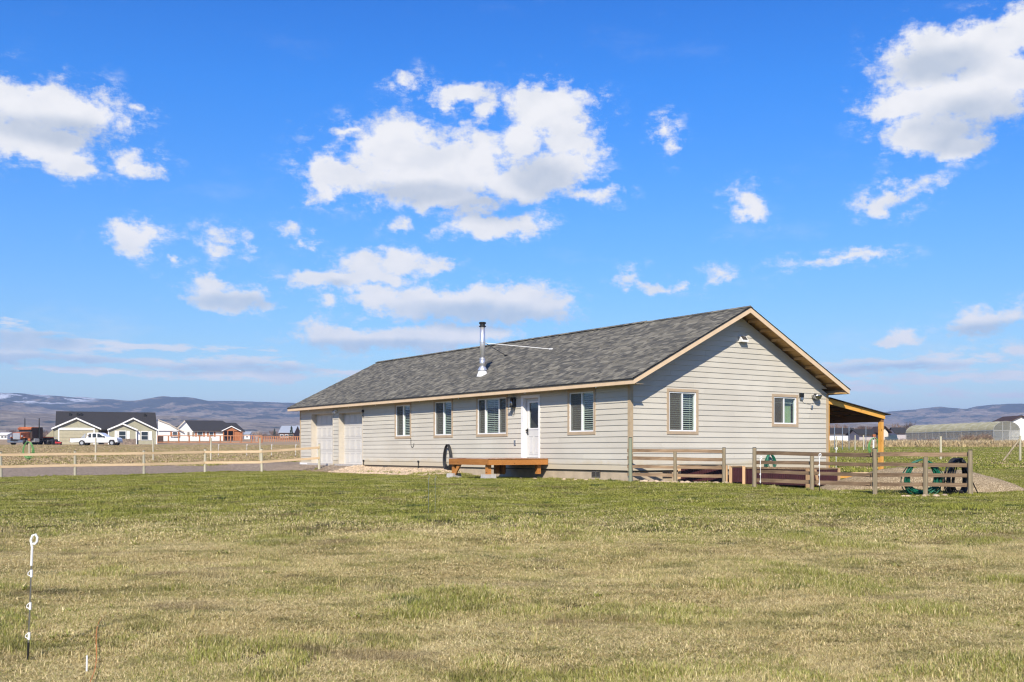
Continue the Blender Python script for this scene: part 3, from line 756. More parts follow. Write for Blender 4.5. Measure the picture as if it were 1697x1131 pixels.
for (a, b, c, d) in ((g0-.04, g0+.01, gz0-.04, gz1+.04), (g1-.01, g1+.04, gz0-.04, gz1+.04), (g0+.01, g1-.01, gz0-.04, gz0+.01), (g0+.01, g1-.01, gz1-.01, gz1+.04)): wbox(mb, fmap, a, b, -.109, -.095, c, d)
dl(mb, 'light_surround', M_white)
mb = MB(); wbox(mb, fmap, g0+.01, g1-.01, -.135, -.13, gz0+.01, gz1-.01); dl(mb, 'pane', M_glass)
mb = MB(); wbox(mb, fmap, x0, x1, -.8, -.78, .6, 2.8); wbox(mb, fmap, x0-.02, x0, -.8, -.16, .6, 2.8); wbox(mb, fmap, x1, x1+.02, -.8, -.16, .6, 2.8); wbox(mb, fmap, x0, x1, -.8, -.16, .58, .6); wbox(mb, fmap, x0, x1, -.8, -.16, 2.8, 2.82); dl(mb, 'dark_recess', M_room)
for a in (4.85, 5.17):
    mb = MB(); ww, hh = .24, .62; b0 = .78
    for (p, q, r_, s_) in ((a, a+ww, b0, b0+.02), (a, a+ww, b0+hh-.02, b0+hh), (a, a+.02, b0+.02, b0+hh-.02), (a+ww-.02, a+ww, b0+.02, b0+hh-.02)): wbox(mb, fmap, p, q, -.109, -.098, r_, s_)
    wbox(mb, fmap, a+.045, a+ww-.045, -.109, -.1, b0+.045, b0+hh-.045); dl(mb, 'door_panel', M_doorpaint)
mb = MB(); mb.tube([fmap(5.49, -.108, 1.60), fmap(5.49, -.03, 1.60)], .03, 10); wbox(mb, fmap, 5.46, 5.52, -.109, -.095, 1.45, 1.66); mb.tube([fmap(5.49, -.06, 1.50), fmap(5.40, -.06, 1.50)], .012, 8); dl(mb, 'handle', M_black)
mb = MB(); wbox(mb, fmap, 4.62, 5.66, -.17, .06, .60, .635); dl(mb, 'threshold', M_galv)

# garage doors
pm = MB()
for (a, b, c, d) in ((0, 1, 0, .07), (0, 1, .93, 1), (0, .07, .07, .93), (.93, 1, .07, .93)): pm.box(a, b, c, d, 0, 1)
pm.box(.14, .86, .14, .86, .0, .7); panel_me = pm.mesh('panel', M_garage)
for (t0, t1, zt) in ((20.95, 23.38, 2.68), (17.90, 20.31, 2.64)):
    ZB = .30
    G = empty('garage_door', fmap((t0+t1)/2, 0, 0)); G.parent = H; tc = (t0+t1)/2
    mb = MB(); off = -.24; nr_ = 4; hh = (zt-ZB)/nr_
    for k in range(nr_): wbox(mb, fmap, t0+.02, t1-.02, off-.05, off, ZB+k*hh+.004, ZB+(k+1)*hh-.004)
    o = mb.build('door_leaf', M_garage, G); o.location = (0, -tc, 0)
    for k in range(nr_):
        for c in range(4):
            w = (t1-t0-.12)/4; a = t0+.06+c*w+.04
            # panel mesh: x->t, y->z, z->outward
            o = bpy.data.objects.new('panel', panel_me); COL.objects.link(o); o.parent = G
            o.matrix_local = Matrix(((0, 0, -.008, -off), (w-.08, 0, 0, a-tc), (0, hh-.16, 0, ZB+k*hh+.08), (0, 0, 0, 1)))
    mb = MB()
    wbox(mb, fmap, t0, t0+.02, -.24, .03, 0, zt); wbox(mb, fmap, t1-.02, t1, -.24, .03, 0, zt); wbox(mb, fmap, t0+.02, t1-.02, -.24, .03, zt-.02, zt)
    wbox(mb, fmap, t0-.03, t0-.001, -.02, .032, .0, ZT-.014); wbox(mb, fmap, t1+.001, t1+.03, -.02, .032, .0, ZT-.014); wbox(mb, fmap, t0-.001, t1+.001, -.02, .031, zt+.001, ZT-.014)
    o = mb.build('door_jamb', M_jamb, G); o.location = (0, -tc, 0)
    mb = MB(); wbox(mb, fmap, t0, t1, -.3, .25, -.1, .31); o = mb.build('door_sill', M_concrete, G); o.location = (0, -tc, 0)
mb = MB(); wbox(mb, fmap, 23.42, LEN-.02, .031, .05, .24, .33); mb.build('white_kick_board', M_white, H)

# foundation vents
def vent(mp, a0, a1, z0, z1):
    v = MB(); wbox(v, mp, a0, a1, -.03, -.02, z0, z1); o = v.build('foundation_vent', M_room, H)
    v = MB()
    for zz in (z0, z1-.015): wbox(v, mp, a0, a1, -.028, -.012, zz, zz+.015)
    for aa in (a0, (a0+a1)/2-.01, a1-.02): wbox(v, mp, aa, aa+.02, -.028, -.012, z0+.015, z1-.015)
    v.build('vent_frame', M_galv, o)
vent(fmap, 1.45, 1.88, .06, .24); vent(fmap, 15.65, 16.05, .1, .25); vent(gmap, 1.33, 1.72, .05, .24); vent(gmap, 6.0, 6.4, .05, .24); vent(gmap, 4.2, 4.6, .05, .24)
# anchor straps
for t_ in (17.78, 12.9):
    v = MB(); wbox(v, fmap, t_-.03, t_+.03, .024, .034, .16, .50); wbox(v, fmap, t_-.06, t_+.06, .024, .05, .16, .2); wbox(v, fmap, t_-.07, t_+.07, .024, .04, .44, .5); v.build('anchor_strap', M_black, H)
# outlet, wall lantern, vent hood, lights, cables
v = MB(); wbox(v, fmap, 6.02, 6.12, .02, .05, 1.09, 1.26); v.build('outlet_box', M_galv, H)
L_ = MB(); ct = 6.14
wbox(L_, fmap, ct-.11, ct+.11, .02, .035, 2.40, 2.76); wbox(L_, fmap, ct-.12, ct+.12, .036, .26, 2.72, 2.75); wbox(L_, fmap, ct-.12, ct+.12, .036, .26, 2.40, 2.42)
for aa in (ct-.115, ct+.1):
    for oo in (.045, .24): wbox(L_, fmap, aa, aa+.015, oo, oo+.015, 2.42, 2.72)
lant = L_.build('wall_lantern', M_black, H)
v = MB(); v.lathe([(.055, 0), (.055, .26)], fmap(ct, .14, 2.43), 14); v.build('lantern_glass', M_galv, lant, smooth=True)
v = MB(); v.tube([fmap(ct+.1, .05, 2.39), fmap(ct+.1, .05, 2.15), fmap(ct-.02, .05, 2.15), fmap(ct-.1, .05, 2.38)], .008, 6); v.build('lantern_bracket', M_black, lant)
v = MB(); v.tube([fmap(13.5, .04, 1.42), fmap(13.5, .04, 1.2), fmap(13.47, .04, 1.08), fmap(13.38, .04, 1.03), fmap(13.28, .04, 1.08), fmap(13.24, .04, 1.2)], .009, 6); v.build('loose_cable', M_black, H)
v = MB(); v.prism([(0, 0), (.16, 0), (.16, .06), (.05, .2), (0, .2)], lambda a, b: gmap(4.62, .025+a, 4.44+b), lambda a, b: gmap(4.92, .025+a, 4.44+b)); hood = v.build('vent_hood', M_white, H)
v = MB(); v.prism([(.155, .07), (.06, .19), (.066, .195), (.163, .073)], lambda a, b: gmap(4.66, .027+a, 4.44+b), lambda a, b: gmap(4.88, .027+a, 4.44+b)); v.build('hood_grille', M_room, hood)
v = MB(); wbox(v, gmap, 7.58, 7.74, .02, .1, 2.72, 2.86); bx_ = v.build('wall_light_box', M_black, H)
v = MB(); wbox(v, gmap, 7.60, 7.72, .02, .08, 2.64, 2.72); v.build('box_base', M_galv, bx_)
# caged dome light
v = MB(); pr = [(.17*math.cos(a), -.17*math.sin(a)) for a in [R(q) for q in range(0, 90, 12)]]
c = gmap(8.36, .13, 2.82); v.lathe([(r_+.001, z) for r_, z in pr][::-1], c, 16); dm = v.build('dome_light', M_galv, H, smooth=True)
v = MB()
for k in range(6):
    a = k*math.pi/6; v.tube([(c[0]+.18*math.cos(a)*math.cos(q), c[1]+.18*math.sin(a)*math.cos(q), c[2]-.18*math.sin(q)) for q in [R(w_) for w_ in range(0, 181, 20)]], .005, 5)
wbox(v, gmap, 8.34, 8.38, .02, .14, 2.82, 2.86); v.build('light_cage', M_black, dm)
v = MB(); v.tube([gmap(7.66, .03, 2.64), gmap(7.8, .03, 2.54), gmap(8.1, .03, 2.5), gmap(8.3, .03, 2.55), gmap(8.33, .03, 2.64)], .005, 5); wbox(v, gmap, 8.16, 8.24, .02, .07, 2.36, 2.46); v.build('cable', M_galv, H)
# floodlight between garage doors and black sconce
v = MB(); wbox(v, fmap, 20.5, 20.72, .02, .06, 2.70, 2.78)
for dx in (-.09, .09): v.tube([fmap(20.61+dx, .06, 2.72), fmap(20.61+dx*1.4, .16, 2.66)], [.03, .06], 10)
v.build('floodlight', M_white, H)
v = MB(); v.tube([fmap(17.8, .05, 2.74), fmap(17.8, .05, 2.38)], .01, 6); v.tube([fmap(17.8, .06, 2.70), fmap(17.8, .06, 2.64), fmap(17.8, .06, 2.58)], [.03, .07, .02], 10); v.tube([fmap(17.8, .06, 2.46), fmap(17.8, .06, 2.42)], .03, 8); v.build('hanging_chime', M_black, H)

# stove pipe on the front slope
cs, ctt = 1.12, 9.93; cz = roofz(cs)
P_ = empty('chimney', (cs, ctt, cz)); P_.parent = H
v = MB(); v.lathe([(.24, -.09), (.22, -.04), (.165, .12), (.15, .16)], (0, 0, 0), 20); v.build('flashing_cone', M_white, P_, smooth=True)
v = MB(); v.lathe([(.16, .16), (.185, .17), (.185, .19), (.12, .30), (.11, .31)], (0, 0, 0), 20); v.build('storm_collar', M_flash, P_, smooth=True)
v = MB(); v.lathe([(.105, .3), (.105, .62)], (0, 0, 0), 20); v.lathe([(.102, .62), (.102, 1.25), (.102, 1.84)], (0, 0, 0), 20)
for zz in (.62, 1.27): v.lathe([(.103, zz-.02), (.110, zz-.018), (.110, zz+.018), (.103, zz+.02)], (0, 0, 0), 20)
v.build('pipe', M_steel, P_, smooth=True)
v = MB(); v.lathe([(.10, 1.84), (.135, 1.85), (.135, 1.88), (.10, 1.89), (.095, 1.95), (.13, 1.96), (.135, 2.02), (.11, 2.03)], (0, 0, 0), 20); v.build('pipe_cap', M_black, P_)
def rod(x, y, r_, m, nm):
    a = (x-848.5)/F
    best = None
    for i in range(-40, 450):
        s = i/100; A = 3.57+.824*s; B = 31.9+.567*s; t_ = (a*B-A)/(-.567-a*.824); Yd = B+.824*t_
        yy = 749-(roofz(s)-CAMZ)/Yd*F
        if best is None or abs(yy-y) < best[0]: best = (abs(yy-y), s, t_)
    _, s, t_ = best; v = MB(); e = (s-cs, t_-ctt, roofz(s)-cz+.02)
    v.tube([(0.08, -.08, 1.22), e], r_, 6); v.box(e[0]-.05, e[0]+.05, e[1]-.05, e[1]+.05, e[2]-.02, e[2]+.03, None); v.build(nm, m, P_)
rod(838.4, 590.5, .012, M_black, 'brace_rod'); rod(913.3, 579.8, .012, M_white, 'brace_rod')
# plumbing vents far along the ridge side
# patio cover
PC = empty('patio_cover', (WID, 0, 0)); PC.parent = H
PW, PL_ = 3.25, 5.2
def pz(x): return 2.72-(x)*.152     # underside of rafter top line
v = MB(); v.prism([(0.04, pz(0)+.02), (PW+.25, pz(PW+.25)+.02), (PW+.25, pz(PW+.25)+.05), (0.04, pz(0)+.05)], lambda a, b: (a, -.08, b), lambda a, b: (a, PL_, b)); v.build('metal_roofing', M_darkshingle, PC)
v = MB(); v.prism([(0.04, pz(0)+.018), (PW, pz(PW)+.018), (PW, pz(PW)-.17), (0.04, pz(0)-.17)], lambda a, b: (a, 0, b), lambda a, b: (a, .045, b)); v.build('end_rafter', M_patiobeam, PC)
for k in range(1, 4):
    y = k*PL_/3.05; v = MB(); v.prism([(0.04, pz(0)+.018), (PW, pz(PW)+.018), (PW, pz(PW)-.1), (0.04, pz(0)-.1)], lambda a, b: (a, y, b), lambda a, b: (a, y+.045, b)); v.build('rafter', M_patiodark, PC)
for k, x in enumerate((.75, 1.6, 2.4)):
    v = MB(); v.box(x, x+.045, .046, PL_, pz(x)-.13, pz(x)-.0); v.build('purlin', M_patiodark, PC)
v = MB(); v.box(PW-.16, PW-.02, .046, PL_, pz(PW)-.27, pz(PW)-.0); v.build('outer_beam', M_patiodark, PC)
for y in (.0, PL_-.2):
    v = MB(); v.box(PW-.16, PW-.02, y+.05, y+.19, -.2, pz(PW)-.27); v.build('patio_post', M_post, PC)
v = MB(); v.box(.03, .12, .0, .09, .0, pz(0)-.2); v.build('wall_post', M_post, PC)

# ------------------------------------------------------------------ entry deck in front of the door
hx, hy = Vector((.824, .567, 0)), Vector((-.567, .824, 0)); H0 = Vector((3.57, 31.9, 0))
def hw(s, t, z=0): return H0+hx*s+hy*t+Vector((0, 0, z))
HA = math.atan2(.567, .824)
DK = empty('entry_deck', hw(0, 4.1), HA, 'orange stained low wooden entry deck on blocks below the white door', 'deck')
dz = .62
v = MB(); v.box(-2.45, -2.41, 0, 2.42, dz-.19, dz-.0); v.build('front_rim_board', M_deck, DK)
v = MB(); v.box(-2.41, -.06, 0, .04, dz-.19, dz-.0); v.build('side_rim_board', M_deck, DK)
v = MB(); v.box(-2.41, -.06, 2.38, 2.42, dz-.19, dz-.0); v.build('side_rim_board', M_deck, DK)
for k in range(17):
    x = -2.45+k*.1405; v = MB(); v.box(x, x+.134, -.02, 2.44, dz+.002, dz+.03); v.build('deck_board', M_decktop, DK)
for k in range(1, 4):
    v = MB(); v.box(-2.40, -.06, k*.6, k*.6+.04, dz-.17, dz-.001); v.build('joist', M_deck, DK)
for (x, y) in ((-2.38, .12), (-2.38, 2.2), (-.4, .12), (-.4, 2.2), (-1.4, 1.1)):
    v = MB(); v.box(x, x+.14, y, y+.14, .12, dz-.19); v.build('leg', M_deck, DK)
for (y0, y1) in ((1.0, .55), (1.75, 2.1)):
    v = MB(); v.prism([(y0, dz-.19), (y0+.2, dz-.19), (y1+.16, .06), (y1, .06)], lambda a, b: (-2.40, a, b), lambda a, b: (-2.35, a, b)) if y0 > 1.5 else v.prism([(y0, dz-.19), (y0+.2, dz-.19), (y0+.2, .1), (y0, .1)], lambda a, b: (-1.2, a, b), lambda a, b: (-1.1, a, b)); v.build('brace', M_deck, DK)
blk = MB()
blk.prism([(-.22, -.05), (.22, -.05), (.19, .17), (-.19, .17)], lambda a, b: (a, -.15, b), lambda a, b: (a, .15, b)); blk_me = blk.mesh('concrete_pier', M_concrete)
for i, (s, t, lb) in enumerate([(-2.35, 4.22, 'grey concrete pier block under the near right deck corner'), (-2.35, 6.35, 'grey concrete pier block under the far left deck corner')]):
    p = hw(s, t); o = inst('pier_block', blk_me, None, (p.x, p.y, -.04), (0, 0, HA+.2*i)); tag(o, lb, 'block', 'pier blocks under the deck')

# ------------------------------------------------------------------ hoses
def coil(name, c, rx, rz, loops, r, mat, label, facing=0.0, spread=.12, jitter=.06, seed=1, cat='hose', group=None, tail=None, hang=True, var=.22):
    rd = random.Random(seed); v = MB(); pts = []
    n = 26
    for l in range(loops):
        a0 = rd.uniform(-1, 1)*jitter; sx = 1+rd.uniform(-1, 1)*var; sz = 1+rd.uniform(-1, 1)*.12; dep = rd.uniform(-1, 1)*spread; ox = rd.uniform(-1, 1)*jitter
        nxt = rd.uniform(-1, 1)*spread
        for k in range(n):
            t = k/n; a = 2*math.pi*t+math.pi/2
            x = math.cos(a)*rx*sx*(1-.18*math.sin(a))+ox*(1-math.sin(a))*.5; z = math.sin(a)*rz*sz+(rz-rz*sz)
            d = dep+(nxt-dep)*t*.5
            pts.append((x*math.cos(facing)-d*math.sin(facing), x*math.sin(facing)+d*math.cos(facing), z))
    if tail: pts += [(tail[0], tail[1], tail[2])]
    v.tube(pts, r, 5); o = v.build(name, mat, None, smooth=True, loc=c); return tag(o, label, cat, group)
p = hw(-.12, 10.47, .66); coil('garden_hose', p, .25, .47, 22, .016, M_blackrub, 'thick black hose coil hanging on the siding left of the deck', HA+math.pi/2, .05, .03, 2, var=.12)
p = hw(6.0, -.15, .55); coil('garden_hose', (p.x, p.y, .52), .2, .26, 10, .014, M_hose_green, 'dark green hose coil against the gable wall behind the plank fence', HA, .05, .05, 3)
coil('garden_hose', (10.22, 26.35, .22), .40, .44, 22, .013, M_hose_green, 'big tangled dark green hose coil hung behind the grey plank fence', 0, .12, .1, 4, tail=(.8, -.2, -.40))
coil('garden_hose', (11.05, 26.2, .24), .28, .46, 20, .015, M_blackrub, 'tangled black hose coil hung at the right end post of the plank fence', .4, .16, .1, 6, tail=(.5, 0, -.42))

# ------------------------------------------------------------------ fences
def round_post(fence, x, y, zt, zb, r=.055, mat=None, cap=True):
    v = MB(); v.tube([(0, 0, zb-.3), (0, 0, zt)], [r*1.08, r], 10); o = v.build('post', mat, fence, loc=(x, y, 0))
    o.rotation_euler = (random.uniform(-.012, .012), random.uniform(-.012, .012), random.uniform(0, 3))
    if cap:
        v = MB()
        for dx in (-.03, .0, .035): v.tube([(dx, 0, zt), (dx*1.3, .01, zt+.02)], .008, 5)
        v.tube([(-.05, 0, zt+.012), (.05, 0, zt+.014)], .008, 5); v.build('wire_insulator', M_black, fence, loc=(x, y, 0))
    return o
def rail(fence, p0, p1, h=.09, th=.04, mat=None, nm='rail', off=-.06):
    a = Vector(p0); b = Vector(p1); d = b-a; L = d.length; v = MB(); n = 5; wob = [random.uniform(-.006, .006) for _ in range(n+1)]
    for k in range(n):
        x0, x1 = L*k/n, L*(k+1)/n; z0, z1 = wob[k], wob[k+1]
        base = len(v.v)
        v.v += [(x0, 0, z0-h/2), (x0, th, z0-h/2), (x0, th, z0+h/2), (x0, 0, z0+h/2), (x1, 0, z1-h/2), (x1, th, z1-h/2), (x1, th, z1+h/2), (x1, 0, z1+h/2)]
        fs = [(0,4,5,1),(1,5,6,2),(2,6,7,3),(3,7,4,0)]
        if k == 0: fs.append((0,1,2,3))
        if k == n-1: fs.append((7,6,5,4))
        v.f += [tuple(base+i for i in q) for q in fs]; v.m += [0]*len(fs)
    o = v.build(nm, mat, fence, fix=False); rz = math.atan2(d.y, d.x); nrm = Vector((math.sin(rz), -math.cos(rz), 0))
    o.location = a+nrm*(-off+.0)*1.0; o.rotation_euler = (0, -math.asin(d.z/L), rz); return o
# left: two rails on pale round posts
FL = empty('rail_fence', (0, 0, 0), 0, 'two rail fence of pale pine boards on round posts ending at the garage', 'fence')
LP = [(-27.6, 37.5), (-25.3, 39.0), (-22.9, 40.6), (-20.4, 42.2), (-18.1, 43.8), (-15.7, 45.1), (-13.5, 46.5), (-11.1, 46.9), (-8.75, 48.0)]
tops = []
for i, (x, y) in enumerate(LP):
    z = gz(x, y); top = z+1.05+(.0 if i < 8 else .08); tops.append(z); round_post(FL, x, y, top, z, .055, M_greenpost)
for i in range(len(LP)-1):
    for hgt in (.93, .46):
        a, b = LP[i], LP[i+1]; rail(FL, (a[0], a[1], tops[i]+hgt), (b[0], b[1], tops[i+1]+hgt+(.04 if i == 7 else 0)), .10, .04, M_newrail)
# thin round posts of the field fence behind
FB = empty('wire_fence', (0, 0, 0), 0, 'field fence of tall thin pale posts with fine wires beyond the gravel drive', 'fence')
BP = [(-37, 65), (-26.4, 67), (-22.8, 67.2), (-19.2, 67.4), (-16.2, 68)]
for (x, y) in BP: round_post(FB, x, y, gz(x, y)+1.45, gz(x, y), .05, M_greenpost, False)
v = MB()
for i in range(len(BP)-1):
    for hgt in (.5, .9, 1.3):
        a, b = BP[i], BP[i+1]; v.tube([(a[0], a[1], gz(*a)+hgt), (b[0], b[1], gz(*b)+hgt)], .003, 3, caps=False)
v.build('wire', M_galv, FB)
# right: weathered plank fence, three runs
def plank_fence(label, posts, rails_z, mids=(), grn=None):
    fe = empty('plank_fence', (posts[0][0], posts[0][1], 0), 0, label, 'fence')
    ox, oy = posts[0][0], posts[0][1]
    for (x, y, zt, zb) in posts+list(mids):
        round_post(fe, x-ox, y-oy, zt, min(zb, gz(x, y)), .054, grn if (grn and x == ox) else M_greypost, (x, y, zt, zb) in posts)
    for k in range(len(posts)-1):
        a, b = posts[k], posts[k+1]
        d = Vector((b[0]-a[0], b[1]-a[1], 0)).normalized()*.12
        for z0, z1 in rails_z[k]: rail(fe, (a[0]-ox-d.x*.6, a[1]-oy-d.y*.6, z0), (b[0]-ox+d.x*.6, b[1]-oy+d.y*.6, z1), .095+random.uniform(-.008, .008), .035, M_greywood, 'plank', .075)
    return fe
random.seed(11)
plank_fence('weathered four plank fence starting at the near house corner beside a green post', [(3.5, 31.25, 1.27, 0.0), (6.33, 31.57, .97, -.1)], [[(.90, .87), (.67, .62), (.43, .37), (.19, .12)]], [(4.85, 31.42, .86, 0)], wood('green_treated_post', (.22, .25, .17), (.34, .35, .24), 2, knots=False))
plank_fence('longer weathered four plank fence right of the gap with hoses hanging behind it', [(6.58, 28.7, .96, -.1), (8.875, 25.85, .93, -.23), (11.17, 25.76, .89, -.2)],
            [[(.83, .77), (.58, .54), (.33, .28), (.09, .06)], [(.80, .79), (.55, .53), (.30, .28), (.06, .05)]], [(7.73, 27.25, .75, -.14), (10.09, 25.8, .73, -.2)])
# posts in the right hand pasture
for (px, Y, zt, lb) in ((1559, 58, 1.3, 'single pale round fence post in the green pasture left of the braced post'),):
    x = (px-848.5)/F*Y; z = gz(x, Y); o = MB(); o.tube([(0, 0, -.3), (0, 0, zt)], [.065, .055], 10); tag(o.build('fence_post', M_greenpost, None, loc=(x, Y, z)), lb, 'post')
Y = 56; x = (1690.5-848.5)/F*Y; z = gz(x, Y)
e = empty('braced_post', (x, Y, z), 0, 'round fence post with diagonal brace at the right edge of the pasture', 'post')
v = MB(); v.tube([(0, 0, -.3), (0, 0, 1.35)], [.065, .058], 10); v.build('post', M_greenpost, e)
v = MB(); v.tube([(-1.15, -.5, 0), (-.03, 0, 1.15)], .045, 8); v.build('brace', M_greypost, e)

# step-in electric fence posts
def step_post(loc, h, label, s=1.0, tilt=0, group=None, near=False):
    e = empty('step_in_post', loc, 0, label, 'fence post', group); e.rotation_euler = (0, tilt, 0)
    n = 8 if near else 5; r = .0065*s
    v = MB(); v.tube([(0, 0, h*.14), (0, 0, h*.80)], r*.9, n); v.build('shaft', M_plastic_w if not near else M_galv, e)
    v = MB(); v.tube([(0, 0, h*.76), (0, 0, h*.90), (-.012*s, 0, h*.955), (0, 0, h*.99), (.022*s, 0, h), (.036*s, 0, h*.975), (.034*s, 0, h*.945), (.018*s, 0, h*.925), (.006*s, 0, h*.93)], r*1.35, n); v.build('pigtail', M_plastic_w, e)
    v = MB()
    for f in (.70, .45, .22):
        v.tube([(.003, 0, h*f-.03), (.003, 0, h*f+.03)], r*1.4, n); v.tube([(0, 0, h*f+.03), (-.022*s, 0, h*f+.005), (-.024*s, 0, h*f-.012), (-.004, 0, h*f-.022)], r*.5, n)
    v.build('wire_clips', M_plastic_w, e)
    v = MB(); v.tube([(0, 0, -.08), (0, 0, h*.17)], [r*.8, r*1.5], n); v.build('spike', M_black, e)
    return e
step_post((-3.94, 8.6, gz(-3.94, 8.6)+.0), 1.06, 'white pigtail step-in fence post standing in the near left grass', 1.1, R(2.2), near=True)
step_post((7.72, 26.55, gz(7.72, 26.55)), .98, 'white step-in post in front of the middle of the plank fence', 1.15)
step_post((10.3, 33.6, .02), .98, 'white step-in post on the grass behind the plank fence, right of the house corner', 1.15)
step_post((6.72, 28.6, gz(6.7, 28.6)), .86, 'white step-in post tied to the left post of the longer plank fence', 1.15)
for i, (px, lb) in enumerate(((362, 'leftmost of four white step-in posts in the dry field'), (409, 'second from left of four white step-in posts in the dry field'), (450, 'third from left of four white step-in posts in the dry field'), (490, 'step-in post in the dry field right beside the garage corner'))):
    Y = 76; x = (px-848.5)/F*Y; step_post((x, Y, gz(x, Y)), .95, lb, 1.5, 0, 'white step-in posts in the dry field')
# two fine wire stakes in the middle of the lawn
for x, lb in ((-1.63, 'left one of two thin wire stakes standing in the lawn'), (-1.50, 'right one of two thin wire stakes standing in the lawn')):
    v = MB(); v.tube([(0, 0, -.05), (.004, 0, .4), (.0, 0, .72)], .004, 5); v.tube([(0, 0, .70), (.03, 0, .74), (.0, 0, .77)], .003, 4); tag(v.build('wire_stake', M_galv, None, loc=(x, 20.6, gz(x, 20.6))), lb, 'stake', 'wire stakes in the lawn')
# orange line running off through the near grass
v = MB(); v.tube([(-2.95-1.5*t+.03*math.sin(t*9), 7.3+t*4.4, gz(-2.95-1.5*t, 7.3+t*4.4)+.07+.03*math.sin(t*5)-t*.05) for t in [k/30 for k in range(31)]][:30], .0032, 5); tag(v.build('orange_cord', M_orange), 'thin orange cord lying through the near grass beside the step-in post', 'cord')
v = MB(); v.tube([(0, 0, -.05), (.004, 0, .16)], .007, 6); tag(v.build('short_stub', M_plastic_w, None, loc=(-3.30, 8.2, gz(-3.3, 8.2))), 'short whitish stub sticking out of the grass at the lower left edge', 'stub')

# ------------------------------------------------------------------ planters, heaps, clutter right of the house
def planter(name, loc, rz, L, w, h, label, slant=False):
    e = empty(name, loc, rz, label, 'planter')
    def panel(x0, y0, x1, y1):
        v = MB(); d = Vector((x1-x0, y1-y0, 0)); n = int(d.length/.035); pr = []
        for k in range(n+1):
            t = k/n; o = .008 if k % 2 else -.008; nr = Vector((-d.y, d.x, 0)).normalized()*o; pr.append((x0+d.x*t+nr.x, y0+d.y*t+nr.y))
        for k in range(n): v.poly([(pr[k][0], pr[k][1], 0.02), (pr[k+1][0], pr[k+1][1], 0.02), (pr[k+1][0], pr[k+1][1], h-.02), (pr[k][0], pr[k][1], h-.02)])
        v.build('metal_panel', M_maroon, e, fix=False)
    panel(0, 0, L, 0); panel(L, 0, L, w); panel(L, w, 0, w); panel(0, w, 0, 0)
    for x, y in ((-.03, -.03), (L-.06, -.03), (-.03, w-.06), (L-.06, w-.06)):
        v = MB(); v.box(x, x+.09, y, y+.09, -.05, h); v.build('corner_post', M_bedwood, e)
    for (a, b, c, d) in ((.06, L-.06, -.02, .03), (.06, L-.06, w-.03, w+.02), (-.02, .03, .06, w-.06), (L-.03, L+.02, .06, w-.06)):
        v = MB(); v.box(a, b, c, d, h-.03, h+.01); v.build('top_rail', M_greywood, e)
    v = MB(); v.box(.03, L-.03, .03, w-.03, .0, h-.08); v.build('soil_fill', M_darkdirt, e)
    if slant:
        v = MB(); v.prism([(.35, .02), (.46, .02), (.30, h-.03), (.22, h-.03)], lambda a, b: (a, -.05, b), lambda a, b: (a, -.02, b)); v.build('slanted_board', M_bedwood, e)
planter('raised_bed', (5.12, 32.42, -.06), math.atan2(-.24, .97), 1.42, .42, .50, 'long maroon raised bed behind the first plank fence against the gable wall')
planter('raised_bed', (6.60, 32.0, -.08), -.2, .42, .5, .50, 'small square maroon raised bed with wooden corners in the fence gap')
planter('raised_bed', (8.40, 30.0, -.12), HA, 1.35, 2.7, .50, 'large maroon raised bed with slanted board behind the longer plank fence', True)
def mound(name, c, rx, ry, h, mat, label, cat, seed=0, rz=0, nx=60, ny=40):
    V = []; Fc = []
    for j in range(ny):
        for i in range(nx):
            x = (i/(nx-1)*2-1)*rx*1.15; y = (j/(ny-1)*2-1)*ry*1.15
            r2 = math.sqrt((x/rx)**2+(y/ry)**2); n = mnoise.fractal(Vector((x*1.1+seed, y*1.1, seed)), 1, 2, 5)
            z = h*max(0, 1-max(0, r2+.12*n)**2.2)*(1+.25*n) if r2 < 1.3 else 0
            z = z-.03 if z < .01 else z
            wx = c[0]+x*math.cos(rz)-y*math.sin(rz); wy = c[1]+x*math.sin(rz)+y*math.cos(rz)
            V.append((wx, wy, gz(wx, wy)+z+.01*n))
    for j in range(ny-1):
        for i in range(nx-1): a = j*nx+i; Fc.append((a, a+1, a+nx+1, a+nx))
    me = bpy.data.meshes.new(name); me.from_pydata(V, [], Fc); me.materials.append(mat); me.polygons.foreach_set('use_smooth', [True]*len(Fc))
    o = bpy.data.objects.new(name, me); COL.objects.link(o); return tag(o, label, cat)
mound('gravel_mound', (11.2, 29.0), 2.85, 1.7, .62, M_dirt, 'wide low heap of pale gravel behind the right end of the plank fence', 'mound', 2)
mound('soil_heap', (7.3, 32.9), 1.0, .8, .42, M_darkdirt, 'small heap of dark soil between the two plank fences near the wall', 'mound', 5)
mound('soil_heap', (9.3, 29.4), 1.1, .6, .10, M_dirt, 'thin spill of pale dirt beside the large raised bed', 'mound', 8)
# lumber and tubs on the ground behind the fence
p0 = Vector((10.35, 33.6, .0))
e = empty('lumber_pile', p0, .15, 'short pile of orange and pale lumber lying behind the plank fence', 'lumber')
for k, (x, y, z, L_, m) in enumerate(((0, 0, .02, .55, M_post), (.02, .12, .1, .5, M_post), (.55, .02, .02, .8, M_bedwood), (.56, .1, .12, .78, M_newrail))):
    v = MB(); v.box(x, x+L_, y, y+.14, z, z+.08); v.build('plank', m, e)
for k, (x, y, s, lb) in enumerate(((11.35, 33.0, 1.0, 'black plastic tub lying beside the lumber behind the fence'), (11.75, 32.8, .8, 'smaller black tub right of the other behind the fence'))):
    v = MB(); v.lathe([(.14*s, 0), (.2*s, .22*s), (.22*s, .24*s), (.19*s, .23*s), (.13*s, .03)], (0, 0, 0), 14)
    o = v.build('tub', M_blackrub, None, smooth=True, loc=(x, y, gz(x, y)+.03)); o.rotation_euler = (0, R(18), 0); tag(o, lb, 'tub')

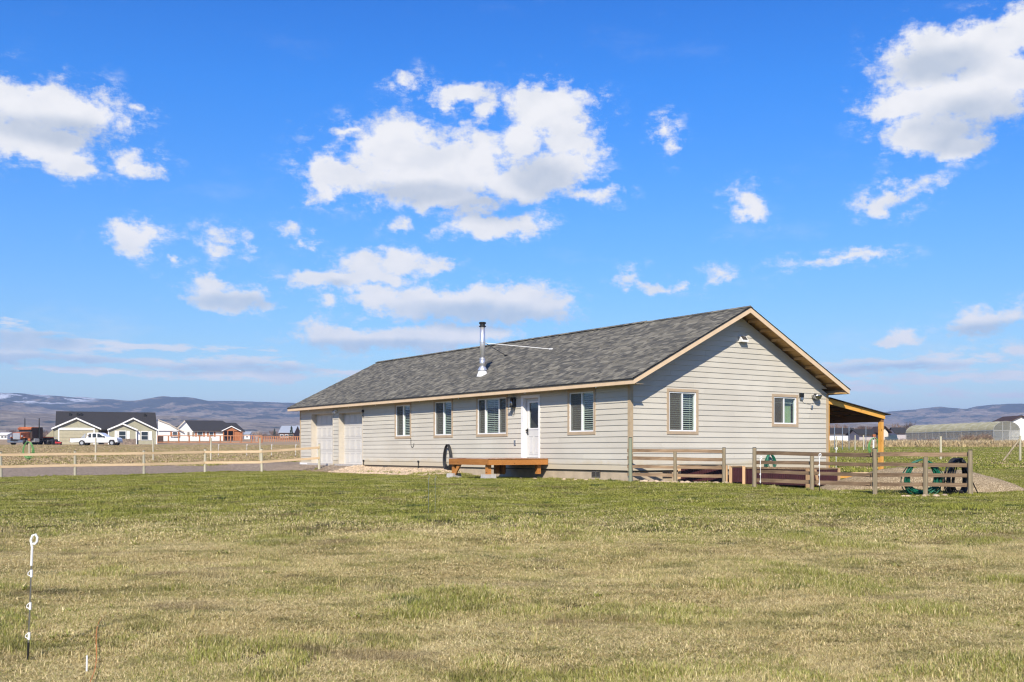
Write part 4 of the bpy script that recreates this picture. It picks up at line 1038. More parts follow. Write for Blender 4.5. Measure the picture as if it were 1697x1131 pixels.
# rocks along the fence foot
rock_mes = []
for k in range(6):
    bm = bmesh.new(); bmesh.ops.create_icosphere(bm, subdivisions=2, radius=1)
    for vv in bm.verts:
        n = mnoise.noise(vv.co*1.1+Vector((k*9, 0, 0))); vv.co *= 1+.35*n; vv.co.z *= .62
    me = bpy.data.meshes.new('rock'); bm.to_mesh(me); bm.free(); me.materials.append(M_rock); rock_mes.append(me)
random.seed(21)
def rocks(n, a, b, jit, r0, r1, label, group):
    for i in range(n):
        t = (i+random.uniform(-.3, .3))/n; x = a[0]+(b[0]-a[0])*t+random.uniform(-jit, jit); y = a[1]+(b[1]-a[1])*t+random.uniform(-jit, jit); r = random.uniform(r0, r1)
        o = inst('rock', random.choice(rock_mes), None, (x, y, gz(x, y)+r*.25), (0, 0, random.uniform(0, 6)), (r, r*random.uniform(.7, 1), r)); tag(o, label, 'rock', group)
rocks(26, (3.8, 30.95), (6.5, 31.2), .08, .08, .14, 'pale rounded rock in the row at the foot of the first plank fence', 'rocks along the first plank fence')
rocks(9, (9.2, 25.7), (10.6, 25.55), .12, .05, .12, 'pale flat rock half sunk in grass under the longer plank fence', 'rocks under the longer plank fence')
rocks(12, tuple(hw(-1.0, 4.9))[:2], tuple(hw(-.35, .6))[:2], .1, .05, .09, 'pale rock lying beside the foundation right of the deck', 'rocks along the foundation')

# ------------------------------------------------------------------ scattering (grass, gravel)
def scatter(name, pts, rot, scl, idx, sources, label, cat, mat=None):
    me = bpy.data.meshes.new(name); me.from_pydata(pts.tolist(), [], [])
    for nm, arr in (('rz', rot), ('sc', scl)):
        a = me.attributes.new(nm, 'FLOAT', 'POINT'); a.data.foreach_set('value', arr.astype(np.float32))
    a = me.attributes.new('ix', 'INT', 'POINT'); a.data.foreach_set('value', idx.astype(np.int32))
    o = bpy.data.objects.new(name, me); COL.objects.link(o); tag(o, label, cat, None, 'stuff')
    c = bpy.data.collections.new(name+'_src')
    for k, m in enumerate(sources):
        so_ = bpy.data.objects.new('%s_src_%02d' % (name, k), m); c.objects.link(so_)
    ng = bpy.data.node_groups.new(name, 'GeometryNodeTree'); ng.interface.new_socket('Geometry', in_out='INPUT', socket_type='NodeSocketGeometry'); ng.interface.new_socket('Geometry', in_out='OUTPUT', socket_type='NodeSocketGeometry')
    N = ng.nodes; L = ng.links; gi = N.new('NodeGroupInput'); go = N.new('NodeGroupOutput'); ip = N.new('GeometryNodeInstanceOnPoints'); ci = N.new('GeometryNodeCollectionInfo')
    ci.inputs['Collection'].default_value = c; ci.inputs['Separate Children'].default_value = True; ci.inputs['Reset Children'].default_value = True
    def na(nm, ty):
        n = N.new('GeometryNodeInputNamedAttribute'); n.data_type = ty; n.inputs['Name'].default_value = nm; return n.outputs[0]
    cx = N.new('ShaderNodeCombineXYZ'); L.new(na('rz', 'FLOAT'), cx.inputs[2])
    L.new(gi.outputs[0], ip.inputs['Points']); L.new(ci.outputs[0], ip.inputs['Instance']); ip.inputs['Pick Instance'].default_value = True
    L.new(na('ix', 'INT'), ip.inputs['Instance Index']); L.new(cx.outputs[0], ip.inputs['Rotation']); L.new(na('sc', 'FLOAT'), ip.inputs['Scale'])
    L.new(ip.outputs[0], go.inputs[0])
    md = o.modifiers.new('scatter', 'NODES'); md.node_group = ng; return o
def tuft(n, rad, h0, h1, w, lean, mat, seed, lay=0.0):
    rd = random.Random(seed); V = []; Fc = []
    for i in range(n):
        x, y = rd.uniform(-rad, rad), rd.uniform(-rad, rad); a = rd.uniform(0, 6.283); h = rd.uniform(h0, h1); ww = w*rd.uniform(.7, 1.3)
        le = lean*rd.uniform(.3, 1.15); 
        if rd.random() < lay: le = rd.uniform(1.2, 2.2); 
        px, py = math.cos(a)*ww, math.sin(a)*ww; lx, ly = -math.sin(a)*h*le, math.cos(a)*h*le; hz = h/(1+.5*le)
        b = len(V); V += [(x-px, y-py, -.005), (x+px, y+py, -.005), (x+px*.8+lx*.4, y+py*.8+ly*.4, hz*.65), (x-px*.8+lx*.4, y-py*.8+ly*.4, hz*.65), (x+lx, y+ly, hz)]
        Fc += [(b, b+1, b+2, b+3), (b+3, b+2, b+4)]
    me = bpy.data.meshes.new('tuft'); me.from_pydata(V, [], Fc); me.materials.append(mat); return me
M_blade = blade_mat('grass_blade', 0.02); M_dry = blade_mat('dry_blade', .13); M_lush = blade_mat('lush_blade', -.12)
src = [tuft(150, .17, .02, .05, .0020, .9, M_blade, 1, .25), tuft(150, .17, .02, .05, .0020, .9, M_blade, 2, .25), tuft(170, .17, .015, .04, .0026, 1.2, M_dry, 3, .75), tuft(170, .17, .015, .045, .0026, 1.2, M_dry, 4, .75),
       tuft(110, .13, .03, .085, .0026, .7, M_lush, 5, .1), tuft(80, .10, .02, .08, .0024, 1.2, M_dry, 6, .4)]
src2 = [tuft(230, .3, .015, .045, .0042, .9, M_blade, 11, .3), tuft(230, .3, .015, .045, .0042, .9, M_blade, 12, .3), tuft(200, .3, .015, .04, .0045, 1., M_dry, 13, .4), tuft(110, .22, .03, .075, .0045, .7, M_lush, 14)]
def lawn_pts(n, y0, y1, xr):
    u_ = rng.random(n); y = np.sqrt(y0*y0+u_*(y1*y1-y0*y0)); x = (rng.random(n)*2-1)*xr*y
    k = lawn_keep(x, y); x, y = x[k], y[k]
    b = np.array([mnoise.noise(Vector((p*.75, q*1.2, 9)))+.6*mnoise.noise(Vector((p*2.6, q*3.4, 4))) for p, q in zip(x, y)]); k = (b < .62) | (rng.random(len(x)) < .15); x, y = x[k], y[k]; return np.stack([x, y, ground(x, y)+.018], 1)
P1 = lawn_pts(25000, 5.5, 17, .56); n = len(P1)
nz = np.array([mnoise.noise(Vector((a*.7, b*.7, 0)))+.5*mnoise.noise(Vector((a*2.5, b*2.5, 5))) for a, b, _ in P1])
ix = np.where(nz > .33, 4, np.where(nz < -.1, rng.integers(2, 4, n), rng.integers(0, 4, n))); ix = np.where(rng.random(n) < .035, 5, ix)
scatter('near_grass', P1, rng.random(n)*6.28, .75+rng.random(n)*.6, ix, src, 'short patchy straw and green grass of the near lawn', 'grass')
P2 = lawn_pts(30000, 16, 52, .56); n = len(P2)
nz = np.array([mnoise.noise(Vector((a*.6, b*.6, 3))) for a, b, _ in P2])
ix = np.where(nz > .36, 3, rng.integers(0, 3, n))
scatter('lawn_grass', P2, rng.random(n)*6.28, .8+rng.random(n)*.7, ix, src2, 'green mown grass in front of the house', 'grass')
far_a = [tuft(90, .5, .03, .09, .012, .8, M_lush, 21), tuft(90, .5, .03, .08, .012, .9, M_blade, 22), tuft(80, .5, .03, .09, .012, .9, plain('field_stubble', (.44, .33, .19), .9, var=.3, sc=1), 23)]
y = np.sqrt(34**2+rng.random(17000)*(122**2-34**2)); x = (rng.random(17000)*.62-.03)*y+2; k = ~lawn_keep(x, y) & (((x-3.57)*.824+(y-31.9)*.567 > 9.6) | (x > 30)); x, y = x[k], y[k]
scatter('pasture_grass', np.stack([x, y, ground(x, y)], 1), rng.random(len(x))*6.28, .7+rng.random(len(x)), np.where(rng.random(len(x)) < .12, 2, rng.integers(0, 2, len(x))), far_a, 'rough green pasture grass right of the house', 'grass')
y = np.sqrt(58**2+rng.random(14000)*(150**2-58**2)); x = -(rng.random(14000)*.42+.17)*y
scatter('field_stubble', np.stack([x, y, ground(x, y)], 1), rng.random(len(x))*6.28, .6+rng.random(len(x)), np.where(rng.random(len(x)) < .22, 1, 2), far_a, 'dry brown stubble of the field beyond the gravel drive', 'grass')
n = 260; y = np.sqrt(7**2+rng.random(n)*(20**2-7**2)); x = (rng.random(n)*2-1)*.52*y
rosette = [tuft(34, .05, .03, .07, .007, 1.5, M_lush, 41, .5), tuft(26, .03, .06, .15, .0022, .7, M_dry, 42, .2), tuft(30, .09, .02, .05, .004, 1.8, M_dry, 43, .8)]
scatter('lawn_weeds', np.stack([x, y, ground(x, y)+.02], 1), rng.random(n)*6.28, .7+rng.random(n)*.9, rng.integers(0, 3, n), rosette, 'scattered weeds and dead stems in the near lawn', 'weeds')
# weeds at the foundation and fence feet
W_ = []
for (a, b, k) in (((3.6, 31.2), (6.6, 31.5), 25), (tuple(hw(-.35, .3))[:2], tuple(hw(-.5, 4.0))[:2], 70), ((6.5, 28.6), (8.9, 25.7), 50), ((8.9, 25.7), (11.3, 25.6), 60), (tuple(hw(-2.8, 4))[:2], tuple(hw(-2.7, 7))[:2], 50), (LP[2], LP[8], 160), (tuple(hw(-1.3, 9))[:2], tuple(hw(-1.2, 16))[:2], 130)):
    t = rng.random(k); W_.append(np.stack([a[0]+(b[0]-a[0])*t+rng.normal(0, .12, k), a[1]+(b[1]-a[1])*t+rng.normal(0, .12, k)], 1))
W_ = np.concatenate(W_); W_ = np.concatenate([W_, ground(W_[:, 0], W_[:, 1])[:, None]+.02], 1); n = len(W_)
wsrc = [tuft(50, .07, .06, .17, .006, .5, M_lush, 31), tuft(50, .09, .05, .13, .007, .8, M_lush, 32)]
scatter('weeds', W_, rng.random(n)*6.28, .3+rng.random(n)**2*.6, rng.integers(0, 2, n), wsrc, 'taller weeds growing at the foot of walls and fences', 'weeds')
# stones in the gravel bed and coarse stones on the drive
smes = []
for k in range(5):
    bm = bmesh.new(); bmesh.ops.create_icosphere(bm, subdivisions=1, radius=1)
    for vv in bm.verts: vv.co *= 1+.4*mnoise.noise(vv.co*1.3+Vector((k*5, 3, 0))); vv.co.z *= .6
    me = bpy.data.meshes.new('stone'); bm.to_mesh(me); bm.free(); me.materials.append(M_rock); smes.append(me)
n = 5200; s_ = -rng.random(n)*1.7+.02; t_ = 9.6+rng.random(n)*8.4
xx = 3.57+s_*.824-t_*.567; yy = 31.9+s_*.567+t_*.824
scatter('bed_stones', np.stack([xx, yy, ground(xx, yy)+.035], 1), rng.random(n)*6.28, .025+rng.random(n)**3*.06, rng.integers(0, 5, n), smes, 'tan river stones in the strip along the front wall', 'stones')

# ------------------------------------------------------------------ trees and brush
def bare_tree_mesh(seed, h, spread, depth=6, r0=.09, crown_only=False):
    rd = random.Random(seed); tr = MB(); cr = MB()
    def grow(p, d, L, r, lv):
        q = p+d*L; m = p+d*L*.5+Vector((rd.uniform(-1, 1), rd.uniform(-1, 1), 0))*L*.06
        (tr if lv < 2 else cr).tube([p, m, q], [r, r*.85, r*.65], 5 if lv < 2 else 3, caps=False)
        if lv >= depth: return
        for k in range(rd.choice((3, 3, 4)) if lv < 4 else 3):
            a = rd.uniform(0, 6.28); sp = spread*rd.uniform(.5, 1.2)
            nd_ = (d+Vector((math.cos(a)*sp, math.sin(a)*sp, rd.uniform(-.05, .35)))).normalized()
            grow(p+d*L*rd.uniform(.55, 1), nd_, L*rd.uniform(.62, .82), r*.58, lv+1)
    grow(Vector((0, 0, -.1)), Vector((0, 0, 1)), h*.26, r0, 0); return tr, cr
def tree(x, y, h, seed, label, spread=.6, mt=None, mc=None, depth=6, r0=.09, group=None):
    e = empty('bare_tree', (x, y, gz(x, y)), 0, label, 'tree', group); tr, cr = bare_tree_mesh(seed, h, spread, depth, r0)
    tr.build('trunk', mt or M_bark, e, fix=False); cr.build('crown', mc or M_twig, e, fix=False); return e
Y = 215; tree((425-848.5)/F*Y, Y, 3.6, 4, 'round leafless pale tree right of the white house', .85, plain('pale_bark', (.42, .36, .30), .9), plain('pale_twigs', (.46, .37, .31), .9), 6, .1)
brush = [bare_tree_mesh(40+k, 1.0, .9, 4, .03)[1].mesh('brush', plain('brush_%d' % k, c, .95, var=.3), fix=False) for k, c in enumerate(((.30, .20, .14), (.36, .26, .17), (.22, .15, .11), (.42, .33, .18)))]
def brush_field(name, n, x0, x1, y0, y1, s0, s1, label, cat, idx=None, px=True):
    y = y0+rng.random(n)*(y1-y0); q = rng.random(n)*(x1-x0)+x0; x = (q-848.5)/F*y
    scatter(name, np.stack([x, y, ground(x, y)], 1), rng.random(n)*6.28, s0+rng.random(n)*(s1-s0), rng.integers(0, 4, n) if idx is None else np.full(n, idx), brush, label, cat)
brush_field('brush_thicket', 90, 1490, 1560, 133, 139, .8, 1.8, 'leafless reddish brush growing along the left half of the greenhouse', 'brush')
brush_field('brush_thicket', 110, 1596, 1640, 131, 138, 1.2, 3.0, 'dense brown brush mound in front of the greenhouse right end', 'brush')
brush_field('brush_thicket', 120, 1640, 1700, 132, 139, .6, 1.3, 'low brown brush in front of the white shed', 'brush')
drys = [tuft(70, .35, .3, .8, .02, .5, plain('tall_dry_grass', (.56, .43, .24), .9, var=.25, sc=2), 60), tuft(70, .35, .2, .6, .02, .7, plain('tall_dry_grass_b', (.46, .34, .18), .9, var=.25, sc=2), 61)]
n = 1500; y = 119+rng.random(n)*8; x = (1372+rng.random(n)*345-848.5)/F*y
scatter('dry_grass_strip', np.stack([x, y, ground(x, y)], 1), rng.random(n)*6.28, .6+rng.random(n)*.8, rng.integers(0, 2, n), drys, 'band of tall straw coloured grass before the greenhouse', 'grass')
# far treelines: many bare trees that read as one band
def far_trees(name, n, x0, x1, y0, y1, s0, s1, label, mats, seed):
    ms = []
    for k, c in enumerate(mats):
        cr = bare_tree_mesh(seed+k, 1.0, .75, 5, .02); cr[1].v += []; 
        a, b = cr; off = len(b.v); b.v += a.v; b.f += [tuple(i+off for i in f) for f in a.f]; b.m += a.m
        ms.append(b.mesh('far_tree', plain('%s_mat_%d' % (name, k), c, .95, var=.3), fix=False))
    y = y0+rng.random(n)*(y1-y0); x = (x0+rng.random(n)*(x1-x0)-848.5)/F*y
    scatter(name, np.stack([x, y, ground(x, y)], 1), rng.random(n)*6.28, s0+rng.random(n)**1.5*(s1-s0), rng.integers(0, len(ms), n), ms, label, 'trees')
tw = [(.17, .11, .085), (.24, .16, .11), (.12, .09, .07), (.27, .18, .13)]
far_trees('far_treeline', 420, -60, 110, 420, 800, 3.5, 8, 'leafless brown trees in the distance at the left edge', tw, 70)
far_trees('far_treeline', 420, 430, 700, 450, 900, 3.5, 8, 'far brown trees beyond the dry field left of the garage', tw, 80)
far_trees('far_treeline', 700, 1340, 1760, 300, 640, 4, 9, 'bare reddish brown trees beyond the greenhouse', tw, 90)
M_ever = plain('evergreen', (.03, .045, .03), .95, var=.3)
def conifer_mesh(seed):
    rd = random.Random(seed); v = MB()
    for k in range(220):
        t = rd.random(); r = (1-t)*.24+.02; a = rd.uniform(0, 6.28); rr = r*rd.uniform(.3, 1); z = .08+t*.9
        p = Vector((math.cos(a)*rr, math.sin(a)*rr, z)); s = .05
        v.poly([p+Vector((rd.uniform(-s, s), rd.uniform(-s, s), -s*.6)), p+Vector((rd.uniform(-s, s), rd.uniform(-s, s), -s*.4)), p+Vector((rd.uniform(-s, s)*.4, rd.uniform(-s, s)*.4, s*1.2))])
    v.tube([(0, 0, -.02), (0, 0, .9)], [.02, .004], 5); return v.mesh('conifer', M_ever, fix=False)
cm = conifer_mesh(1)
for i, (px, Y, h, lb) in enumerate(((483, 300, 4.0, 'dark conifer between the far grey roofs'), (455, 420, 4.2, 'small dark conifer behind the field left of the far grey roof'), (1583, 900, 9, 'leftmost dark conifer on the far slope right of the house'), (1590, 900, 8, 'second dark conifer on the far slope right of the house'), (1486, 700, 6, 'dark conifer on the low rise just right of the patio post'), (1493, 700, 7, 'second dark conifer on the low rise right of the patio post'), (1570, 640, 5, 'dark conifer behind the greenhouse roof'))):
    x = (px-848.5)/F*Y; tag(inst('conifer', cm, None, (x, Y, gz(x, Y)), (0, 0, i), (h, h, h)), lb, 'tree')

# ------------------------------------------------------------------ distant houses
M_sage = plain('sage_siding', (.36, .34, .24), .8); M_stone = plain('stone_veneer', (.22, .17, .13), .9, var=.4, sc=3)
M_wsid = plain('white_siding', (.72, .71, .68), .8, var=.04); M_cedar = plain('cedar', (.36, .13, .045), .7, var=.2)
M_darkglass = plain('dark_window', (.03, .04, .05), .12, var=.1, spec=.6); M_brown = plain('dark_brown', (.06, .035, .025), .8)
M_orangewood = plain('orange_fence_wood', (.38, .17, .08), .8, var=.2)
def gable_roof_x(v, x0, x1, y0, y1, ze, zr, th=.12):     # ridge along x
    ym = (y0+y1)/2
    for s0, s1 in ((y0, ym), (y1, ym)):
        v.prism([(s0, ze), (ym, zr), (ym, zr+th), (s0, ze+th)], lambda a, b: (x0, a, b), lambda a, b: (x1, a, b))
def gable_front(e, x0, x1, yf, yb, ze, zr, wallm, depth_over=.3, xp=None):   # ridge along y, gable facing -y
    xm = xp if xp is not None else (x0+x1)/2
    v = MB()
    for s0 in (x0, x1): v.prism([(s0, ze), (xm, zr), (xm, zr+.12), (s0, ze+.12)], lambda a, b: (a, yf-depth_over, b), lambda a, b: (a, yb, b))
    v.build('gable_roof', M_darkshingle, e)
    v = MB()
    for s0 in (x0, x1):
        sg = 1 if s0 == x0 else -1
        v.prism([(s0-sg*.05, ze-.14), (xm, zr-.14), (xm, zr+.09), (s0-sg*.05, ze+.09)], lambda a, b: (a, yf-depth_over-.06, b), lambda a, b: (a, yf-depth_over-.01, b))
    v.build('barge_board', M_white, e)
    v = MB(); v.prism([(x0+.35, ze-.0), (x1-.35, ze-.0), (xm, zr-.12)], lambda a, b: (a, yf+.01, b), lambda a, b: (a, yf+.15, b)); v.build('gable_wall', wallm, e)
def far_window(e, x0, x1, z0, z1, y, fr=M_white, shutters=True, bars=True):
    v = MB(); v.box(x0-.1, x1+.1, y-.06, y-.0, z0-.1, z1+.1); w = v.build('window', fr, e)
    v = MB(); v.box(x0, x1, y-.075, y-.061, z0, (z0+z1)/2-.03); v.box(x0, x1, y-.075, y-.061, (z0+z1)/2+.03, z1); v.build('pane', M_darkglass, w)
    if shutters:
        for a in (x0-.62, x1+.17):
            v = MB(); v.box(a, a+.42, y-.06, y, z0-.08, z1+.08); v.build('shutter', M_white if shutters is True else shutters, e)
KA = 11.07
YA = 158.0; XA = (88-848.5)/KA; zA = gz(XA+8, YA)
A = empty('ranch_house', (XA, YA, zA), R(22), 'sage green ranch house with dark roof and two white trimmed front gables', 'house')
def ax(px): return (px-88)/KA*.945
def azz(py): return (737-py)/KA
v = MB(); v.box(ax(91), ax(262), 1.2, 10, 0, azz(711)); v.build('wall', M_sage, A)
v = MB(); gable_roof_x(v, ax(92.5), ax(263.2), .6, 10.6, azz(712), azz(681)); v.build('roof', M_darkshingle, A)
v = MB(); v.box(ax(91), ax(163), -.6, 1.15, 0, azz(711)); v.build('garage_wall', M_sage, A)
gable_front(A, ax(87.5), ax(167), -.6, 5, azz(711), azz(693.2), M_sage)
v = MB(); v.box(ax(97.5), ax(157), -.68, -.6, azz(713), azz(709.5)+.02)
v.box(ax(97.5), ax(99.5), -.68, -.6, .0, azz(713)); v.box(ax(155), ax(157), -.68, -.6, 0, azz(713)); v.build('door_casing', M_white, A)
gd = empty('garage_door', (0, 0, 0)); gd.parent = A
for k in range(4):
    v = MB(); h_ = azz(714)/4; v.box(ax(99.6), ax(154.9), -.66, -.61, k*h_+.01, (k+1)*h_-.02); v.build('door_section', plain('sage_door', (.42, .38, .26), .7), gd)
v = MB(); v.box(ax(181), ax(226), -.2, 1.15, 0, azz(711)); v.build('bay_wall', M_sage, A)
v = MB(); v.box(ax(227), ax(261), .2, 1.15, 0, azz(711)); v.build('bay_wall', M_sage, A)
gable_front(A, ax(180), ax(263.5), .2, 6, azz(712), azz(692), M_sage, xp=ax(221.5))
gable_front(A, ax(178.5), ax(228), -.2, 4, azz(712), azz(701.5), M_sage)
v = MB(); v.box(ax(181), ax(226), -.3, -.21, 0, azz(727)); v.box(ax(163), ax(181), .9, 1.19, 0, .3); v.build('stone_base', M_stone, A)
far_window(A, ax(197.5), ax(208.5), azz(729), azz(714.5), -.2, shutters=True); far_window(A, ax(235.5), ax(246.5), azz(728.5), azz(715), .2)
v = MB(); v.box(ax(168), ax(180), 1.1, 1.18, 0, azz(714)); v.build('porch_door', M_brown, A)
for px in (180, 226.5, 261.5): v = MB(); v.box(ax(px)-.08, ax(px)+.08, -.28 if px < 230 else .12, -.2 if px < 230 else .19, 0, azz(711)); v.build('corner_trim', M_white, A)
for px in (114, 127, 133, 242): v = MB(); yy_ = 4.3; v.box(ax(px), ax(px)+.35, yy_, yy_+.3, azz(688)-.3, azz(682.5)); v.build('roof_vent', M_black, A)
v = MB(); v.prism([(0, 0), (0, azz(711)), (-.9, azz(727))], lambda a, b: (ax(90)+a*1.6, 1.0, b), lambda a, b: (ax(90)+a*1.6, 8, b)); 
v.build('lean_to', M_sage, A)

# pickup
M_wpaint = plain('white_car_paint', (.80, .80, .80), .25, var=.02, spec=.6); M_tyre = plain('tyre', (.02, .02, .02), .8); M_hub = plain('wheel_rim', (.5, .5, .5), .4, metal=.6)
YP = 143.0; KP = F/YP
PU = empty('pickup_truck', ((116-848.5)/KP, YP, gz((150-848.5)/KP, YP)), 0, 'white crew cab pickup truck parked before the sage green house', 'truck')
def sprism(e, nm, prof, y0, y1, m, bevel=.04, parent=None):
    v = MB(); v.prism(prof, lambda a, b: (a, y0, b), lambda a, b: (a, y1, b)); return v.build(nm, m, parent or e, bevel=bevel)
sprism(PU, 'cab', [(1.95, .55), (1.95, 1.02), (2.2, 1.08), (2.32, 1.68), (2.5, 1.76), (3.9, 1.78), (4.1, 1.73), (4.85, 1.22), (6.15, 1.12), (6.38, 1.0), (6.42, .5), (6.1, .42), (5.95, .80), (5.35, .80), (5.2, .42), (2.05, .42)], 0, 1.95, M_wpaint, .05)
sprism(PU, 'bed', [(0, .55), (.0, .98), (1.94, 1.02), (1.94, .45), (2.1, .45), (2.1, .42), (2.05, .42), (1.93, .44), (1.85, .7), (1.35, .7), (1.25, .5), (.2, .45)], .0, 1.95, M_wpaint, .03)
sprism(PU, 'headache_rack', [(1.35, 1.0), (1.94, 1.0), (2.1, 1.66), (1.98, 1.66)], .1, .16, M_hub, .0); sprism(PU, 'bed_cover', [(.05, .99), (1.9, 1.03), (1.9, 1.08), (.05, 1.04)], .1, 1.85, M_black, 0)
for pr in ([(2.45, 1.12), (2.48, 1.15), (2.62, 1.66), (2.85, 1.66), (2.85, 1.12)], [(3.05, 1.12), (3.05, 1.66), (3.55, 1.66), (3.55, 1.12)], [(3.7, 1.12), (3.7, 1.66), (3.95, 1.65), (4.55, 1.22), (4.55, 1.12)]):
    sprism(PU, 'side_window', pr, -.012, 0.02, M_darkglass, 0)
for wx in (1.6, 5.65):
    for wy in (-.02, 1.72):
        v = MB(); v.tube([(wx, wy, .39), (wx, wy+.25, .39)], .39, 18); w = v.build('wheel', M_tyre, PU); v = MB(); v.tube([(wx, wy-.01, .39), (wx, wy+.02, .39)], .22, 12); v.build('rim', M_hub, w)
v = MB(); v.box(6.36, 6.46, .1, 1.85, .45, .68); v.box(-.1, .02, .1, 1.85, .5, .62); v.build('bumper', M_hub, PU)
v = MB(); v.box(4.55, 4.7, -.2, -.02, 1.15, 1.32); v.build('side_mirror', M_black, PU); v = MB(); v.box(6.3, 6.4, -.01, .25, .85, 1.02); v.build('headlight', M_hub, PU); v = MB(); v.box(-.02, .03, -.01, .12, .7, .95); v.build('tail_light', plain('red_lens', (.4, .02, .02), .3), PU)
v = MB(); v.tube([(2.5, -.02, 1.4), (2.5, .0, 1.4)], .13, 14); v.build('round_decal', M_stone, PU)

# old semi truck
M_rust = plain('rusty_orange', (.40, .12, .045), .6, var=.35, sc=2)
TR = empty('semi_truck', ((38-848.5)/F*152, 152, gz((38-848.5)/F*152, 152)), R(-10), 'old rusty orange and black semi truck with two tall exhaust stacks', 'truck')
# local -y is forward
def tb(nm, m, *bx, bevel=.04):
    v = MB()
    for b in bx: v.box(*b)
    return v.build(nm, m, TR, bevel=bevel)
tb('chassis', M_black, (-.45, .45, -2.2, 6.2, .55, .8))
v = MB(); v.prism([(-.62, .85), (.62, .85), (.66, 1.75), (-.66, 1.75)], lambda a, b: (a, -1.4, b), lambda a, b: (a*1.15, .6, b+(.15 if b > 1 else 0))); v.build('hood', M_rust, TR, bevel=.05)
tb('grille', M_hub, (-.55, .55, -1.5, -1.41, .75, 1.7)); tb('bumper', M_galv, (-1.2, 1.2, -1.85, -1.6, .3, .68))
tb('fender', M_rust, (-1.2, -.66, -1.3, -.1, .95, 1.12), (.66, 1.2, -1.3, -.1, .95, 1.12))
tb('cab', M_brown, (-1.05, 1.05, .6, 2.1, .9, 2.45)); tb('sleeper', M_brown, (-1.1, 1.1, 2.15, 3.1, .9, 2.6)); tb('roof_visor', M_rust, (-1.08, 1.08, .3, .62, 2.2, 2.5), (-1.05, 1.05, .6, 2.1, 2.46, 2.6))
tb('windshield', M_darkglass, (-.95, -.05, .56, .6, 1.85, 2.2), (.05, .95, .56, .6, 1.85, 2.2), bevel=0)
for sx in (-1.15, 1.15): v = MB(); v.tube([(sx, 2.12, .9), (sx, 2.12, 3.9)], [.10, .06], 8); v.build('exhaust_stack', M_black, TR)
for sx in (-.85, .85): v = MB(); v.tube([(sx, -1.35, 1.25), (sx, -1.5, 1.25)], .13, 10); v.build('headlight', M_hub, TR)
for wy in (-.75, 4.2, 5.5):
    for sx in (-1.15, .8):
        v = MB(); v.tube([(sx, wy, .5), (sx+.35, wy, .5)], .5, 16); w = v.build('wheel', M_tyre, TR); v = MB(); v.tube([(sx-.01, wy, .5), (sx+.36, wy, .5)], .2, 10); v.build('rim', M_hub, w)
tb('fuel_tank', M_hub, (-1.15, -.6, 1.0, 2.2, .4, .95), (.6, 1.15, 1.0, 2.2, .4, .95)); tb('flat_deck', M_rust, (-1.1, 1.1, 3.2, 6.4, 1.1, 1.25)); tb('rear_mudguard', M_black, (-1.15, 1.15, 6.3, 6.4, .5, 1.1))
# small farm things by the garage
Yq = 152; xq = (89-848.5)/F*Yq
e = empty('quad_bike', (xq, Yq, gz(xq, Yq)), R(70), 'small dark quad bike parked between the semi truck and the pickup', 'quad bike')
v = MB(); v.prism([(-.7, .5), (-.4, .85), (.1, .75), (.5, .85), (.8, .5), (.4, .35), (-.4, .35)], lambda a, b: (a, -.25, b), lambda a, b: (a, .25, b)); v.build('body', M_black, e, bevel=.05)
v = MB(); v.tube([(.35, -.35, 1.1), (.35, .35, 1.1)], .03, 6); v.tube([(.4, 0, .75), (.35, 0, 1.1)], .03, 6); v.build('handlebar', M_hub, e)
for a in (-.5, .5):
    for b in (-.5, .32): v = MB(); v.tube([(a, b, .28), (a, b+.2, .28)], .28, 12); v.build('wheel', M_tyre, e)
xq = (97-848.5)/F*150; e = empty('red_wagon', (xq, 150, gz(xq, 150)), 0, 'low red garden cart beside the garage door of the sage house', 'cart'); M_redp = plain('red_paint', (.45, .03, .03), .5)
v = MB(); v.box(-.4, .4, -.25, .25, .25, .45); v.box(-.38, -.34, -.2, .2, .45, .62); v.build('tray', M_redp, e)
for a in (-.25, .25): v = MB(); v.tube([(a, -.3, .13), (a, .3, .13)], .13, 10); v.build('wheel', M_tyre, e)

# white house
YB = 265.0; KB = F/YB; XB = (262-848.5)/KB; zB = gz((330-848.5)/KB, YB)
Bh = empty('white_house', (XB, YB, zB), R(17.5), 'white house with dark roof and timber porch behind the orange rail fence', 'house')
pb = 749-(zB-CAMZ)*KB
def bx(px): return (px-262)/KB*.97
def bz(py): return (pb-py)/KB
v = MB(); v.box(bx(262), bx(396), 2, 12, 0, bz(714)); v.build('wall', M_wsid, Bh)
v = MB(); v.prism([(bx(300), bz(714)), (bx(318), bz(714)), (bx(306), bz(697.5)), (bx(293), bz(711))], lambda a, b: (a, 1.9, b), lambda a, b: (a, 2.1, b)); 
v.prism([(bx(262), bz(714)), (bx(300), bz(714)), (bx(283), bz(704)), (bx(262), bz(696))], lambda a, b: (a, 1.6, b), lambda a, b: (a, 1.8, b)); v.build('gable_wall', M_wsid, Bh)
v = MB()
v.prism([(bx(306), 7.0), (bx(370), 7.0), (bx(396), 1.2), (bx(319), 1.2)], lambda a, b: (a, b, bz(714)+(b-1.2)/5.8*(bz(696.5)-bz(714))), lambda a, b: (a, b, bz(714)+.2+(b-1.2)/5.8*(bz(696.5)-bz(714))))
v.prism([(bx(360), 6.9), (bx(393), 6.9), (bx(407), 1.2), (bx(380), 1.2)], lambda a, b: (a, b, bz(715)+(b-1.2)/5.8*(bz(700)-bz(715))), lambda a, b: (a, b, bz(715)+.2+(b-1.2)/5.8*(bz(700)-bz(715))))
v.prism([(bx(286), bz(708)), (bx(300), bz(702)), (bx(306), bz(702)), (bx(306), bz(708))], lambda a, b: (a, 7, b), lambda a, b: (a, 9, b)); v.build('roof', M_darkshingle, Bh)
v = MB()
